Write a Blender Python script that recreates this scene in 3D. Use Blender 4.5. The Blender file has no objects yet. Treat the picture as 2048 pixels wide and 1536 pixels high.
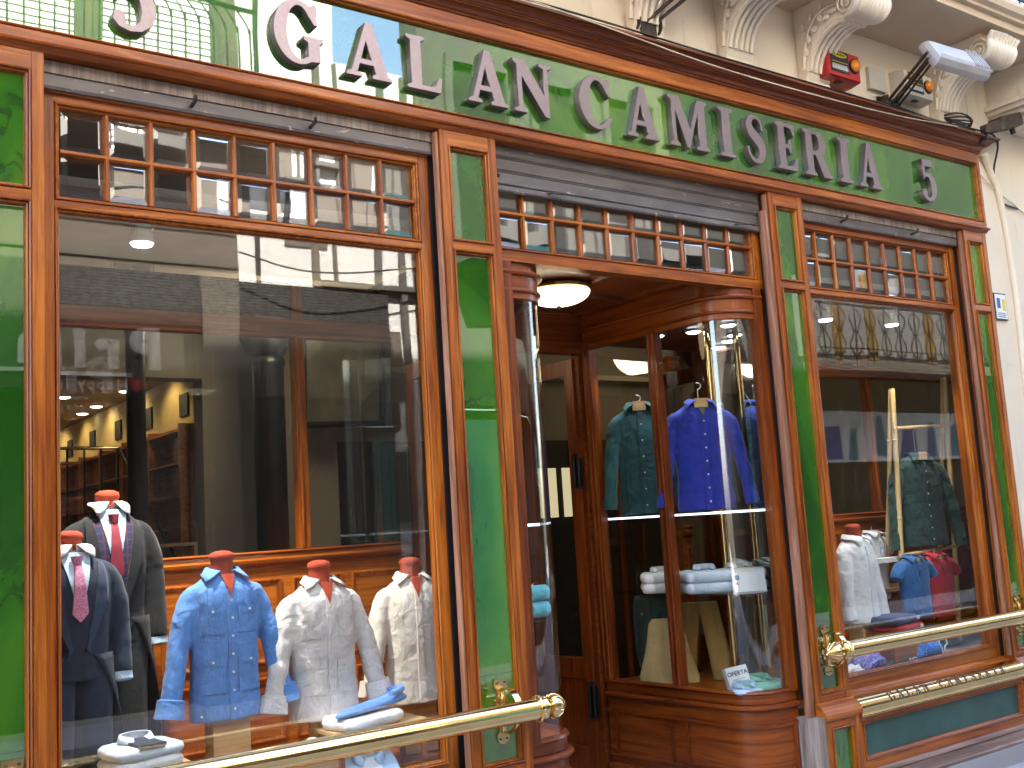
import bpy, bmesh, math, random
from mathutils import Vector, Matrix, noise
random.seed(7)
sc = bpy.context.scene
COL = sc.collection

# ------------------------------------------------------------------ camera
cam = bpy.data.cameras.new('camera')
cam.lens = 37.234
cam.sensor_width = 36.0
cam.clip_start = 0.05
cam.clip_end = 400.0
camo = bpy.data.objects.new('camera', cam)
COL.objects.link(camo)
R = ((0.81539365, -0.02474469, -0.57837782), (-0.57562133, -0.14094752, -0.80547742), (-0.06158963, 0.98970778, -0.12917129))
camo.matrix_world = Matrix(((R[0][0], R[0][1], R[0][2], 0.0), (R[1][0], R[1][1], R[1][2], -4.3),
                            (R[2][0], R[2][1], R[2][2], 1.6), (0, 0, 0, 1)))
sc.camera = camo
sc.render.resolution_x, sc.render.resolution_y = 1024, 768

# ------------------------------------------------------------------ sky and sun
SUN_EL, SUN_AZ = math.radians(52), math.radians(-24)      # azimuth from +Y; the sun stands behind the shop
world = bpy.data.worlds.new('World')
sc.world = world
world.use_nodes = True
wn = world.node_tree
wn.nodes.clear()
wo = wn.nodes.new('ShaderNodeOutputWorld')
wb = wn.nodes.new('ShaderNodeBackground')
ws = wn.nodes.new('ShaderNodeTexSky')
ws.sky_type = 'NISHITA'
ws.sun_disc = False
ws.sun_elevation = SUN_EL
ws.sun_rotation = SUN_AZ
ws.air_density = 1.2
ws.dust_density = 2.5
wb.inputs['Strength'].default_value = 0.15
wn.links.new(ws.outputs[0], wb.inputs[0])
wn.links.new(wb.outputs[0], wo.inputs[0])
sun = bpy.data.lights.new('sun', 'SUN')
sun.energy = 5.0
sun.angle = math.radians(0.5)
sun.color = (1.0, 0.95, 0.86)
suno = bpy.data.objects.new('sun', sun)
sv = Vector((math.sin(SUN_AZ) * math.cos(SUN_EL), math.cos(SUN_AZ) * math.cos(SUN_EL), math.sin(SUN_EL)))
suno.rotation_euler = sv.to_track_quat('Z', 'Y').to_euler()
suno.location = (0, 10, 30)
COL.objects.link(suno)
sc.view_settings.view_transform = 'Standard'
sc.view_settings.look = 'None'
sc.view_settings.exposure = 3.72
sc.view_settings.gamma = 1.0
sc.view_settings.use_curve_mapping = False
sc.cycles.max_bounces = 10
sc.cycles.diffuse_bounces = 4
sc.cycles.glossy_bounces = 5
sc.cycles.transmission_bounces = 8
sc.cycles.transparent_max_bounces = 24
sc.cycles.sample_clamp_indirect = 6.0
sc.cycles.caustics_reflective = False
sc.cycles.caustics_refractive = False
sc.cycles.use_denoising = True

# ------------------------------------------------------------------ materials
def new_mat(name):
    m = bpy.data.materials.new(name)
    m.use_nodes = True
    nt = m.node_tree
    return m, nt, nt.nodes['Principled BSDF']

def link(nt, a, b):
    nt.links.new(a, b)

def ramp(nt, stops):
    r = nt.nodes.new('ShaderNodeValToRGB')
    e = r.color_ramp.elements
    while len(e) < len(stops):
        e.new(0.5)
    for i, (p, c) in enumerate(stops):
        e[i].position = p
        e[i].color = (c[0], c[1], c[2], 1)
    return r

def tex_noise(nt, scale, detail=4.0, dist=0.0, mapscale=None, coord='Object', rough=0.5):
    tc = nt.nodes.new('ShaderNodeTexCoord')
    n = nt.nodes.new('ShaderNodeTexNoise')
    n.inputs['Scale'].default_value = scale
    n.inputs['Detail'].default_value = detail
    n.inputs['Distortion'].default_value = dist
    n.inputs['Roughness'].default_value = rough
    src = tc.outputs[coord]
    if mapscale:
        mp = nt.nodes.new('ShaderNodeMapping')
        mp.inputs['Scale'].default_value = mapscale
        link(nt, src, mp.inputs[0])
        src = mp.outputs[0]
    link(nt, src, n.inputs[0])
    return n

def bump(nt, height, strength, dist=0.01):
    b = nt.nodes.new('ShaderNodeBump')
    b.inputs['Strength'].default_value = strength
    b.inputs['Distance'].default_value = dist
    link(nt, height, b.inputs['Height'])
    return b

def plain(name, col, rough=0.5, metal=0.0, var=0.12, scale=6.0, bmp=0.0, bscale=60.0, coat=0.0, ior=1.5):
    m, nt, p = new_mat(name)
    n = tex_noise(nt, scale, 5)
    lo = [max(0, c * (1 - var)) for c in col]
    hi = [min(1, c * (1 + var)) for c in col]
    r = ramp(nt, [(0.3, lo), (0.7, hi)])
    link(nt, n.outputs[0], r.inputs[0])
    link(nt, r.outputs[0], p.inputs['Base Color'])
    p.inputs['Roughness'].default_value = rough
    p.inputs['Metallic'].default_value = metal
    p.inputs['Coat Weight'].default_value = coat
    p.inputs['Coat Roughness'].default_value = 0.1
    p.inputs['IOR'].default_value = ior
    if bmp:
        n2 = tex_noise(nt, bscale, 3)
        b = bump(nt, n2.outputs[0], bmp, 0.005)
        link(nt, b.outputs[0], p.inputs['Normal'])
    return m

def wood(name, axis, dark, mid, light, rough=0.33, coat=0.14, bev=0.0025):
    m, nt, p = new_mat(name)
    s = {'x': (1.3, 26, 26), 'z': (26, 26, 1.3), 'y': (26, 1.3, 26)}[axis]
    n = tex_noise(nt, 1.6, 7, 0.7, s, rough=0.6)
    oi = nt.nodes.new('ShaderNodeObjectInfo')
    big = tex_noise(nt, 0.9, 3, 0.3, tuple(v * 0.12 + 0.6 for v in s))
    mx = nt.nodes.new('ShaderNodeMath'); mx.operation = 'MULTIPLY_ADD'
    link(nt, big.outputs[0], mx.inputs[0]); mx.inputs[1].default_value = 0.55
    link(nt, n.outputs[0], mx.inputs[2])
    ad = nt.nodes.new('ShaderNodeMath'); ad.operation = 'MULTIPLY_ADD'
    link(nt, oi.outputs['Random'], ad.inputs[0]); ad.inputs[1].default_value = 0.10
    link(nt, mx.outputs[0], ad.inputs[2])
    r = ramp(nt, [(0.52, dark), (0.78, mid), (1.0, light)])
    link(nt, ad.outputs[0], r.inputs[0])
    link(nt, r.outputs[0], p.inputs['Base Color'])
    rr = nt.nodes.new('ShaderNodeMapRange')
    w = tex_noise(nt, 5, 4)
    link(nt, w.outputs[0], rr.inputs[0])
    rr.inputs[3].default_value = rough - 0.08; rr.inputs[4].default_value = rough + 0.16
    link(nt, rr.outputs[0], p.inputs['Roughness'])
    p.inputs['Coat Weight'].default_value = coat
    p.inputs['Specular IOR Level'].default_value = 0.36
    p.inputs['Coat Roughness'].default_value = 0.12
    b = bump(nt, n.outputs[0], 0.12, 0.003)
    if bev:
        bv = nt.nodes.new('ShaderNodeBevel')
        bv.samples = 3
        bv.inputs['Radius'].default_value = bev
        link(nt, bv.outputs[0], b.inputs['Normal'])
    link(nt, b.outputs[0], p.inputs['Normal'])
    return m

WD, WM, WL = (0.080, 0.014, 0.002), (0.29, 0.064, 0.005), (0.50, 0.145, 0.012)
M = {}
M['wood_v'] = wood('mahogany_upright', 'z', WD, WM, WL)
M['wood_h'] = wood('mahogany_level', 'x', WD, WM, WL)
M['wood_y'] = wood('mahogany_deep', 'y', WD, WM, WL)
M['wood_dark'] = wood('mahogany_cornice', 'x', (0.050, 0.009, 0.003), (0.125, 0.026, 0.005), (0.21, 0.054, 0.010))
ID, IM, IL = (0.050, 0.008, 0.001), (0.17, 0.032, 0.004), (0.28, 0.066, 0.008)  # shade of the entrance recess put into the colour: darker copies of the mahogany
M['wood_c_shaded'] = wood('shaded_mahogany_veneer', 'x', ID, IM, IL)
M['wood_shaded'] = wood('shaded_mahogany_upright', 'z', ID, IM, IL)
M['wood_shaded_h'] = wood('shaded_mahogany_level', 'x', ID, IM, IL)
for nd in M['wood_c_shaded'].node_tree.nodes:               # bent veneer: level grain on every side
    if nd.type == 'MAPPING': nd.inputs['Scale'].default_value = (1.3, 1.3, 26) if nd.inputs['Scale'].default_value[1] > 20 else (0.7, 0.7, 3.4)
M['wood_old_h'] = wood('worn_base_wood', 'x', (0.09, 0.05, 0.04), (0.19, 0.11, 0.085), (0.32, 0.21, 0.17), 0.5, 0.05)
M['wood_worn'] = wood('worn_mahogany', 'z', (0.11, 0.040, 0.022), (0.26, 0.10, 0.05), (0.42, 0.20, 0.12), 0.45, 0.08)
M['wood_old'] = wood('worn_wood', 'z', (0.10, 0.07, 0.055), (0.21, 0.15, 0.12), (0.36, 0.28, 0.24), 0.5, 0.05)
M['bamboo'] = wood('bamboo', 'z', (0.40, 0.24, 0.09), (0.58, 0.39, 0.17), (0.70, 0.52, 0.26), 0.4, 0.1, 0)
M['pine'] = wood('pale_wood', 'x', (0.38, 0.22, 0.09), (0.55, 0.35, 0.16), (0.68, 0.47, 0.24), 0.4, 0.1, 0)
M['shelf_wood'] = wood('shelf_wood', 'y', (0.12, 0.035, 0.01), (0.27, 0.09, 0.025), (0.4, 0.15, 0.045), 0.35, 0.2, 0)

def green_glass(name, ior=2.1):
    m, nt, p = new_mat(name)
    n = tex_noise(nt, 1.1, 6, 1.2, (1.0, 1.0, 0.55))
    r = ramp(nt, [(0.36, (0.014, 0.078, 0.006)), (0.50, (0.036, 0.155, 0.010)), (0.66, (0.100, 0.225, 0.014))])
    link(nt, n.outputs[0], r.inputs[0])
    v = nt.nodes.new('ShaderNodeTexNoise')
    tc = nt.nodes.new('ShaderNodeTexCoord')
    mp = nt.nodes.new('ShaderNodeMapping')
    mp.inputs['Scale'].default_value = (3.2, 1, 1.3); mp.inputs['Rotation'].default_value = (0, 0.6, 0)
    link(nt, tc.outputs['Object'], mp.inputs[0]); link(nt, mp.outputs[0], v.inputs[0])
    v.inputs['Scale'].default_value = 1.5; v.inputs['Detail'].default_value = 5; v.inputs['Distortion'].default_value = 1.0
    a = nt.nodes.new('ShaderNodeMath'); a.operation = 'SUBTRACT'; a.inputs[1].default_value = 0.5
    link(nt, v.outputs[0], a.inputs[0])
    b = nt.nodes.new('ShaderNodeMath'); b.operation = 'ABSOLUTE'; link(nt, a.outputs[0], b.inputs[0])
    vr = ramp(nt, [(0.0, (0.6, 0.6, 0.6)), (0.028, (0, 0, 0))]); link(nt, b.outputs[0], vr.inputs[0])
    msk = tex_noise(nt, 1.7, 2)
    mr = ramp(nt, [(0.50, (0, 0, 0)), (0.62, (1, 1, 1))]); link(nt, msk.outputs[0], mr.inputs[0])
    mm = nt.nodes.new('ShaderNodeMath'); mm.operation = 'MULTIPLY'
    link(nt, vr.outputs[0], mm.inputs[0]); link(nt, mr.outputs[0], mm.inputs[1])
    mix = nt.nodes.new('ShaderNodeMix'); mix.data_type = 'RGBA'
    link(nt, mm.outputs[0], mix.inputs[0]); link(nt, r.outputs[0], mix.inputs[6])
    mix.inputs[7].default_value = (0.012, 0.035, 0.012, 1)
    link(nt, mix.outputs[2], p.inputs['Base Color'])
    p.inputs['Roughness'].default_value = 0.015
    p.inputs['IOR'].default_value = ior
    wv = tex_noise(nt, 1.6, 1)
    bb = bump(nt, wv.outputs[0], 0.06, 0.02)
    link(nt, bb.outputs[0], p.inputs['Normal'])
    return m
M['green'] = green_glass('green_marbled_glass')
M['slate_panel'] = plain('grey_green_panel', (0.030, 0.085, 0.075), 0.35, 0, 0.25, 4, 0.1)

def glass(name, r0=0.06, tint=(0.97, 0.985, 0.98), wave=0.0):
    m = bpy.data.materials.new(name); m.use_nodes = True
    nt = m.node_tree; nt.nodes.clear()
    out = nt.nodes.new('ShaderNodeOutputMaterial')
    tr = nt.nodes.new('ShaderNodeBsdfTransparent'); tr.inputs[0].default_value = (*tint, 1)
    gl = nt.nodes.new('ShaderNodeBsdfGlossy'); gl.inputs['Roughness'].default_value = 0.004
    ge = nt.nodes.new('ShaderNodeNewGeometry')
    d = nt.nodes.new('ShaderNodeVectorMath'); d.operation = 'DOT_PRODUCT'
    link(nt, ge.outputs['Incoming'], d.inputs[0]); link(nt, ge.outputs['Normal'], d.inputs[1])
    ab = nt.nodes.new('ShaderNodeMath'); ab.operation = 'ABSOLUTE'; link(nt, d.outputs['Value'], ab.inputs[0])
    om = nt.nodes.new('ShaderNodeMath'); om.operation = 'SUBTRACT'; om.inputs[0].default_value = 1; link(nt, ab.outputs[0], om.inputs[1])
    pw = nt.nodes.new('ShaderNodeMath'); pw.operation = 'POWER'; pw.inputs[1].default_value = 5; link(nt, om.outputs[0], pw.inputs[0])
    ma = nt.nodes.new('ShaderNodeMath'); ma.operation = 'MULTIPLY_ADD'; link(nt, pw.outputs[0], ma.inputs[0])
    ma.inputs[1].default_value = 1 - r0; ma.inputs[2].default_value = r0
    mx = nt.nodes.new('ShaderNodeMixShader')
    link(nt, ma.outputs[0], mx.inputs[0]); link(nt, tr.outputs[0], mx.inputs[1]); link(nt, gl.outputs[0], mx.inputs[2])
    if wave:
        n = tex_noise(nt, wave, 1)
        b = bump(nt, n.outputs[0], 0.06, 0.02)
        link(nt, b.outputs[0], gl.inputs['Normal'])
    link(nt, mx.outputs[0], out.inputs[0])
    return m
M['glass'] = glass('window_glass', 0.06, wave=1.3)
M['glass_clear'] = glass('clear_glass', 0.035)
M['glass_bevel'] = glass('bevelled_glass', 0.19, (0.9, 0.92, 0.95), 3.0)
M['bevel_rim'] = glass('bevelled_rim', 0.5, (0.93, 0.94, 0.96), 3.0)
M['glass_curved'] = glass('curved_glass', 0.075)

M['brass'] = plain('polished_brass', (0.83, 0.60, 0.28), 0.13, 1.0, 0.10, 9, 0.05, 25)
M['brass_dull'] = plain('worn_brass', (0.62, 0.43, 0.20), 0.24, 1.0, 0.25, 14, 0.1, 40)
M['letter'] = plain('brushed_letter_metal', (0.25, 0.19, 0.19), 0.36, 0.6, 0.08, 20)
M['engraved'] = plain('engraving_enamel', (0.10, 0.04, 0.015), 0.5)
M['iron'] = plain('black_iron', (0.015, 0.015, 0.018), 0.4, 0.3, 0.3)
M['iron_worn'] = plain('rusty_iron', (0.07, 0.05, 0.04), 0.6, 0.5, 0.5, 30)
M['column'] = plain('painted_iron_column', (0.012, 0.013, 0.018), 0.35)
def shutter_metal():
    m, nt, p = new_mat('worn_shutter_metal')
    n = tex_noise(nt, 2.2, 6, 0.4, (1.2, 3, 5))
    r = ramp(nt, [(0.3, (0.085, 0.070, 0.068)), (0.7, (0.165, 0.140, 0.130))]); link(nt, n.outputs[0], r.inputs[0])
    s = tex_noise(nt, 7, 3, 0.6, (1.6, 3, 5))
    sr = ramp(nt, [(0.69, (0, 0, 0)), (0.72, (1, 1, 1))]); link(nt, s.outputs[0], sr.inputs[0])
    mix = nt.nodes.new('ShaderNodeMix'); mix.data_type = 'RGBA'
    link(nt, sr.outputs[0], mix.inputs[0]); link(nt, r.outputs[0], mix.inputs[6]); mix.inputs[7].default_value = (0.42, 0.33, 0.25, 1)
    link(nt, mix.outputs[2], p.inputs['Base Color'])
    p.inputs['Roughness'].default_value = 0.5; p.inputs['Metallic'].default_value = 0.25
    return m
M['shutter'] = shutter_metal()
def plaster(name, col, stain=(0.5, 0.42, 0.34)):
    m, nt, p = new_mat(name)
    n = tex_noise(nt, 1.3, 7, 0.3)
    r = ramp(nt, [(0.3, [c * 0.88 for c in col]), (0.7, col)]); link(nt, n.outputs[0], r.inputs[0])
    s = tex_noise(nt, 3.5, 5, 1.0, (3, 3, 0.6))
    sr = ramp(nt, [(0.62, (0, 0, 0)), (0.78, (0.55, 0.55, 0.55))]); link(nt, s.outputs[0], sr.inputs[0])
    mix = nt.nodes.new('ShaderNodeMix'); mix.data_type = 'RGBA'
    link(nt, sr.outputs[0], mix.inputs[0]); link(nt, r.outputs[0], mix.inputs[6]); mix.inputs[7].default_value = (*stain, 1)
    link(nt, mix.outputs[2], p.inputs['Base Color'])
    p.inputs['Roughness'].default_value = 0.85
    f = tex_noise(nt, 45, 4)
    b = bump(nt, f.outputs[0], 0.25, 0.004); link(nt, b.outputs[0], p.inputs['Normal'])
    return m
M['plaster'] = plaster('cream_plaster', (0.84, 0.72, 0.56))
M['stucco'] = plaster('cream_stucco', (0.84, 0.73, 0.59))
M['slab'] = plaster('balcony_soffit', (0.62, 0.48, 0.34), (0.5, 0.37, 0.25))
M['stone'] = plaster('grey_stone', (0.34, 0.32, 0.33), (0.2, 0.17, 0.16))
M['asphalt'] = plain('paving', (0.20, 0.19, 0.18), 0.85, 0, 0.2, 3, 0.3)
M['velvet'] = plain('red_velvet', (0.36, 0.045, 0.015), 0.9, 0, 0.15, 30)
M['red_paint'] = plain('red_plastic', (0.42, 0.015, 0.018), 0.3, 0, 0.08)
M['white_plastic'] = plain('ivory_plastic', (0.62, 0.57, 0.48), 0.4, 0, 0.1)
M['yellow'] = plain('yellow_print', (0.75, 0.55, 0.02), 0.5, 0, 0.03)
M['black_print'] = plain('black_print', (0.012, 0.012, 0.012), 0.5)
M['white_print'] = plain('white_print', (0.78, 0.78, 0.78), 0.5, 0, 0.03)
M['amber'] = plain('amber_lens', (0.75, 0.22, 0.01), 0.15, 0, 0.15, 40, 0.3, 90)
M['alu'] = plain('grey_aluminium', (0.44, 0.42, 0.42), 0.5, 0.3, 0.08)
M['cable'] = plain('black_cable', (0.02, 0.02, 0.022), 0.5)
M['cable_white'] = plain('pale_cable', (0.62, 0.52, 0.38), 0.5)
M['blue_print'] = plain('blue_print', (0.03, 0.07, 0.30), 0.5)
M['teal_print'] = plain('teal_print', (0.02, 0.18, 0.28), 0.5)
M['paper'] = plain('white_card', (0.78, 0.78, 0.76), 0.6, 0, 0.03)
M['mirror'] = plain('dim_mirror', (0.62, 0.62, 0.60), 0.04, 1.0, 0.02)

def emit(name, col, strength):
    m = bpy.data.materials.new(name); m.use_nodes = True
    nt = m.node_tree; nt.nodes.clear()
    o = nt.nodes.new('ShaderNodeOutputMaterial'); e = nt.nodes.new('ShaderNodeEmission')
    e.inputs[0].default_value = (*col, 1); e.inputs[1].default_value = strength
    link(nt, e.outputs[0], o.inputs[0])
    return m
M['lamp_glow'] = emit('lamp_glow', (1.0, 0.86, 0.62), 0.30)
M['led'] = emit('cool_led', (0.86, 0.93, 1.0), 1.2)
M['down'] = emit('warm_downlight', (1.0, 0.92, 0.78), 1.2)
M['strip'] = emit('led_strip', (0.72, 0.86, 1.0), 0.26)
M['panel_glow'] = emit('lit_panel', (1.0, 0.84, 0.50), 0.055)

def fabric(name, col, var=0.14, scale=9, weave=260, bs=0.35, lin=0.0, rough=0.9):
    m, nt, p = new_mat(name)
    n = tex_noise(nt, scale, 6, 0.3)
    r = ramp(nt, [(0.3, [c * (1 - var) for c in col]), (0.7, [min(1, c * (1 + var)) for c in col])])
    link(nt, n.outputs[0], r.inputs[0])
    src = r.outputs[0]
    if lin:
        l = tex_noise(nt, 2.0, 3, 0.0, (150, 150, 12))
        lr = ramp(nt, [(0.35, (1 - lin,) * 3), (0.65, (1, 1, 1))]); link(nt, l.outputs[0], lr.inputs[0])
        mm = nt.nodes.new('ShaderNodeMix'); mm.data_type = 'RGBA'; mm.blend_type = 'MULTIPLY'; mm.inputs[0].default_value = 1
        link(nt, src, mm.inputs[6]); link(nt, lr.outputs[0], mm.inputs[7]); src = mm.outputs[2]
    link(nt, src, p.inputs['Base Color'])
    p.inputs['Roughness'].default_value = rough
    p.inputs['Sheen Weight'].default_value = 0.15
    w = tex_noise(nt, 11, 7, 1.6)
    b = bump(nt, w.outputs[0], min(1, bs * 1.7), 0.02); link(nt, b.outputs[0], p.inputs['Normal'])
    return m
M['f_blue'] = fabric('blue_linen', (0.12, 0.29, 0.68), 0.18, lin=0.25)
M['f_lin'] = fabric('oatmeal_linen', (0.70, 0.64, 0.61), 0.14, bs=0.55, lin=0.14)
M['f_white'] = fabric('white_cotton', (0.80, 0.79, 0.77), 0.05, bs=0.4)
M['f_cream'] = fabric('cream_cotton', (0.74, 0.70, 0.62), 0.06)
M['f_sky'] = fabric('pale_blue_cotton', (0.46, 0.60, 0.74), 0.06)
M['f_paleblue'] = fabric('palest_blue_cotton', (0.62, 0.69, 0.76), 0.06)
M['f_navy'] = fabric('navy_wool', (0.009, 0.017, 0.040), 0.2, 60, bs=0.1)
M['f_navy_knit'] = fabric('navy_knit', (0.022, 0.045, 0.13), 0.2)
M['f_navy_lapel'] = fabric('navy_wool_lapel', (0.024, 0.040, 0.078), 0.2, 60, bs=0.1)
M['f_black'] = fabric('black_wool', (0.006, 0.006, 0.008), 0.2, 60, bs=0.1)
M['f_black_lapel'] = fabric('black_wool_lapel', (0.014, 0.014, 0.018), 0.2, 60, bs=0.1)
M['f_grey'] = fabric('charcoal_trouser_wool', (0.035, 0.042, 0.045), 0.2, 60, bs=0.1)
M['f_royal'] = fabric('royal_blue_linen', (0.012, 0.030, 0.33), 0.2)
M['f_teal'] = fabric('dark_teal_linen', (0.012, 0.075, 0.085), 0.2)
M['f_bottle'] = fabric('bottle_green_linen', (0.016, 0.050, 0.040), 0.25)
M['f_denim'] = fabric('mid_blue_jersey', (0.022, 0.11, 0.30), 0.2)
M['f_red'] = fabric('red_jersey', (0.42, 0.018, 0.035), 0.15)
M['f_dkred'] = fabric('dark_red_knit', (0.16, 0.010, 0.012), 0.2)
M['f_mint'] = fabric('mint_cotton', (0.20, 0.48, 0.32), 0.08)
M['f_khaki'] = fabric('khaki_cotton', (0.40, 0.25, 0.075), 0.12)
M['f_sand'] = fabric('sand_cotton', (0.62, 0.44, 0.20), 0.1)
M['f_dkgreen'] = fabric('dark_green_wool', (0.008, 0.040, 0.034), 0.2, 60)
M['f_aqua'] = fabric('aqua_cotton', (0.16, 0.55, 0.66), 0.1)
M['f_green'] = fabric('green_cotton', (0.03, 0.12, 0.06), 0.2)
M['f_grey_lt'] = fabric('light_grey_cotton', (0.52, 0.53, 0.56), 0.08)
def dotted(name, a, b, scale, thr):
    m, nt, p = new_mat(name)
    tc = nt.nodes.new('ShaderNodeTexCoord'); v = nt.nodes.new('ShaderNodeTexVoronoi')
    v.inputs['Scale'].default_value = scale
    link(nt, tc.outputs['Object'], v.inputs[0])
    r = ramp(nt, [(thr, a), (thr + 0.08, b)]); link(nt, v.outputs['Distance'], r.inputs[0])
    link(nt, r.outputs[0], p.inputs['Base Color']); p.inputs['Roughness'].default_value = 0.6
    return m
M['tie_pink'] = dotted('pink_dotted_silk', (0.75, 0.55, 0.62), (0.55, 0.14, 0.27), 230, 0.3)
M['tie_wine'] = dotted('wine_silk', (0.30, 0.03, 0.06), (0.24, 0.018, 0.042), 160, 0.3)
M['f_print'] = dotted('lilac_print_cotton', (0.55, 0.25, 0.40), (0.06, 0.12, 0.40), 70, 0.35)
M['f_blueprint'] = dotted('sky_print_cotton', (0.35, 0.42, 0.75), (0.03, 0.17, 0.55), 80, 0.28)
def checked():
    m, nt, p = new_mat('blue_tartan_wool')
    tc = nt.nodes.new('ShaderNodeTexCoord')
    w1 = nt.nodes.new('ShaderNodeTexWave'); w1.bands_direction = 'Z'; w1.inputs['Scale'].default_value = 9
    w2 = nt.nodes.new('ShaderNodeTexWave'); w2.bands_direction = 'X'; w2.inputs['Scale'].default_value = 9
    link(nt, tc.outputs['Object'], w1.inputs[0]); link(nt, tc.outputs['Object'], w2.inputs[0])
    mx = nt.nodes.new('ShaderNodeMath'); mx.operation = 'MAXIMUM'
    link(nt, w1.outputs['Fac'], mx.inputs[0]); link(nt, w2.outputs['Fac'], mx.inputs[1])
    r = ramp(nt, [(0.85, (0.016, 0.030, 0.085)), (0.97, (0.13, 0.03, 0.05))]); link(nt, mx.outputs[0], r.inputs[0])
    link(nt, r.outputs[0], p.inputs['Base Color']); p.inputs['Roughness'].default_value = 0.9
    return m
M['f_check'] = checked()

# ------------------------------------------------------------------ mesh builder
class MB:
    def __init__(s, xf=None):
        s.v, s.f, s.xf = [], [], xf
    def add(s, vs, fs):
        n = len(s.v)
        if s.xf is not None:
            vs = [tuple(s.xf @ Vector(p)) for p in vs]
        s.v += [tuple(p) for p in vs]
        s.f += [tuple(i + n for i in f) for f in fs]
        return s
    def box(s, x0, x1, y0, y1, z0, z1):
        return s.add([(x0, y0, z0), (x1, y0, z0), (x1, y1, z0), (x0, y1, z0), (x0, y0, z1), (x1, y0, z1), (x1, y1, z1), (x0, y1, z1)],
                     [(0, 3, 2, 1), (4, 5, 6, 7), (0, 1, 5, 4), (1, 2, 6, 5), (2, 3, 7, 6), (3, 0, 4, 7)])
    def prism(s, prof, axis, t0, t1):
        n = len(prof)
        def P(a, b, t):
            return {'x': (t, a, b), 'y': (a, t, b), 'z': (a, b, t)}[axis]
        vs = [P(a, b, t0) for a, b in prof] + [P(a, b, t1) for a, b in prof]
        fs = [tuple(range(n - 1, -1, -1)), tuple(range(n, 2 * n))]
        fs += [(i, (i + 1) % n, n + (i + 1) % n, n + i) for i in range(n)]
        return s.add(vs, fs)
    def loft(s, rings, closed=True, cap0=True, cap1=True):
        m = len(rings[0])
        vs = [p for r in rings for p in r]
        fs = []
        for i in range(len(rings) - 1):
            for j in range(m if closed else m - 1):
                k = (j + 1) % m
                fs.append((i * m + j, i * m + k, (i + 1) * m + k, (i + 1) * m + j))
        if cap0: fs.append(tuple(range(m - 1, -1, -1)))
        if cap1: fs.append(tuple(range((len(rings) - 1) * m, len(rings) * m)))
        return s.add(vs, fs)
    def tube(s, pts, r, seg=10, cap=True):
        pts = [Vector(p) for p in pts]
        rs = list(r) if isinstance(r, (list, tuple)) else [r] * len(pts)
        if len(rs) != len(pts):                      # spread the given radii along the path
            q = [k / (len(pts) - 1) * (len(rs) - 1) for k in range(len(pts))]
            rs = [lerp(rs[min(int(t), len(rs) - 2)], rs[min(int(t), len(rs) - 2) + 1], t - min(int(t), len(rs) - 2)) for t in q]
        rings = []
        up = None
        for i, p in enumerate(pts):
            d = (pts[min(i + 1, len(pts) - 1)] - pts[max(i - 1, 0)]).normalized()
            if up is None:
                up = d.cross(Vector((0, 0, 1)))
                if up.length < 0.05: up = d.cross(Vector((1, 0, 0)))
            up = (up - d * up.dot(d)).normalized()
            w = d.cross(up)
            rings.append([tuple(p + (up * math.cos(2 * math.pi * k / seg) + w * math.sin(2 * math.pi * k / seg)) * rs[i]) for k in range(seg)])
        return s.loft(rings, True, cap, cap)
    def lathe(s, prof, c=(0, 0, 0), axis='z', seg=20):
        rings = []
        for r, h in prof:
            ring = []
            for k in range(seg):
                a = 2 * math.pi * k / seg
                u, w = r * math.cos(a), r * math.sin(a)
                q = {'z': (u, w, h), 'x': (h, u, w), 'y': (u, h, w)}[axis]
                ring.append((c[0] + q[0], c[1] + q[1], c[2] + q[2]))
            rings.append(ring)
        return s.loft(rings, True, prof[0][0] > 1e-5, prof[-1][0] > 1e-5)
    def frame(s, x0, x1, z0, z1, prof):
        # mitred moulding: prof = [(inset, y), ...]
        rings = [[(x0 + i, y, z0 + i), (x1 - i, y, z0 + i), (x1 - i, y, z1 - i), (x0 + i, y, z1 - i)] for i, y in prof]
        return s.loft(rings, True, False, False)
    def sphere(s, c, r, seg=10, rg=6, sc=(1, 1, 1)):
        rings = []
        for i in range(1, rg):
            t = math.pi * i / rg
            rings.append([(c[0] + sc[0] * r * math.sin(t) * math.cos(2 * math.pi * k / seg), c[1] + sc[1] * r * math.sin(t) * math.sin(2 * math.pi * k / seg),
                           c[2] + sc[2] * r * math.cos(t)) for k in range(seg)])
        return s.loft(rings)
    def sheet(s, rows, thick=0.0):
        # open grid, optionally with thickness along +y (local)
        n = len(rows); m = len(rows[0])
        s.add([p for r in rows for p in r], [(i * m + j, i * m + j + 1, (i + 1) * m + j + 1, (i + 1) * m + j) for i in range(n - 1) for j in range(m - 1)])
        return s
    def mesh(s, name, smooth):
        me = bpy.data.meshes.new(name)
        me.from_pydata(s.v, [], s.f)
        me.update()
        if smooth:
            me.shade_smooth()
            me.set_sharp_from_angle(angle=math.radians(smooth if smooth > 1 else 40))
        return me
    def build(s, name, mat, parent=None, smooth=0, loc=None, solid=0.0):
        me = s.mesh(name, smooth)
        me.materials.append(mat)
        o = bpy.data.objects.new(name, me)
        COL.objects.link(o)
        if parent is not None: o.parent = parent
        if loc is not None: o.location = loc
        if solid:
            md = o.modifiers.new('thickness', 'SOLIDIFY'); md.thickness = solid; md.offset = 0
        return o

def tag(o, label=None, cat=None, group=None, kind=None):
    if label: o['label'] = label
    if cat: o['category'] = cat
    if group: o['group'] = group
    if kind: o['kind'] = kind
    return o

def thing(name, label, cat, loc=(0, 0, 0), rz=0.0, group=None):
    o = bpy.data.objects.new(name, None)
    o.empty_display_size = 0.1
    COL.objects.link(o)
    o.location = loc
    o.rotation_euler = (0, 0, rz)
    return tag(o, label, cat, group)

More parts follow.
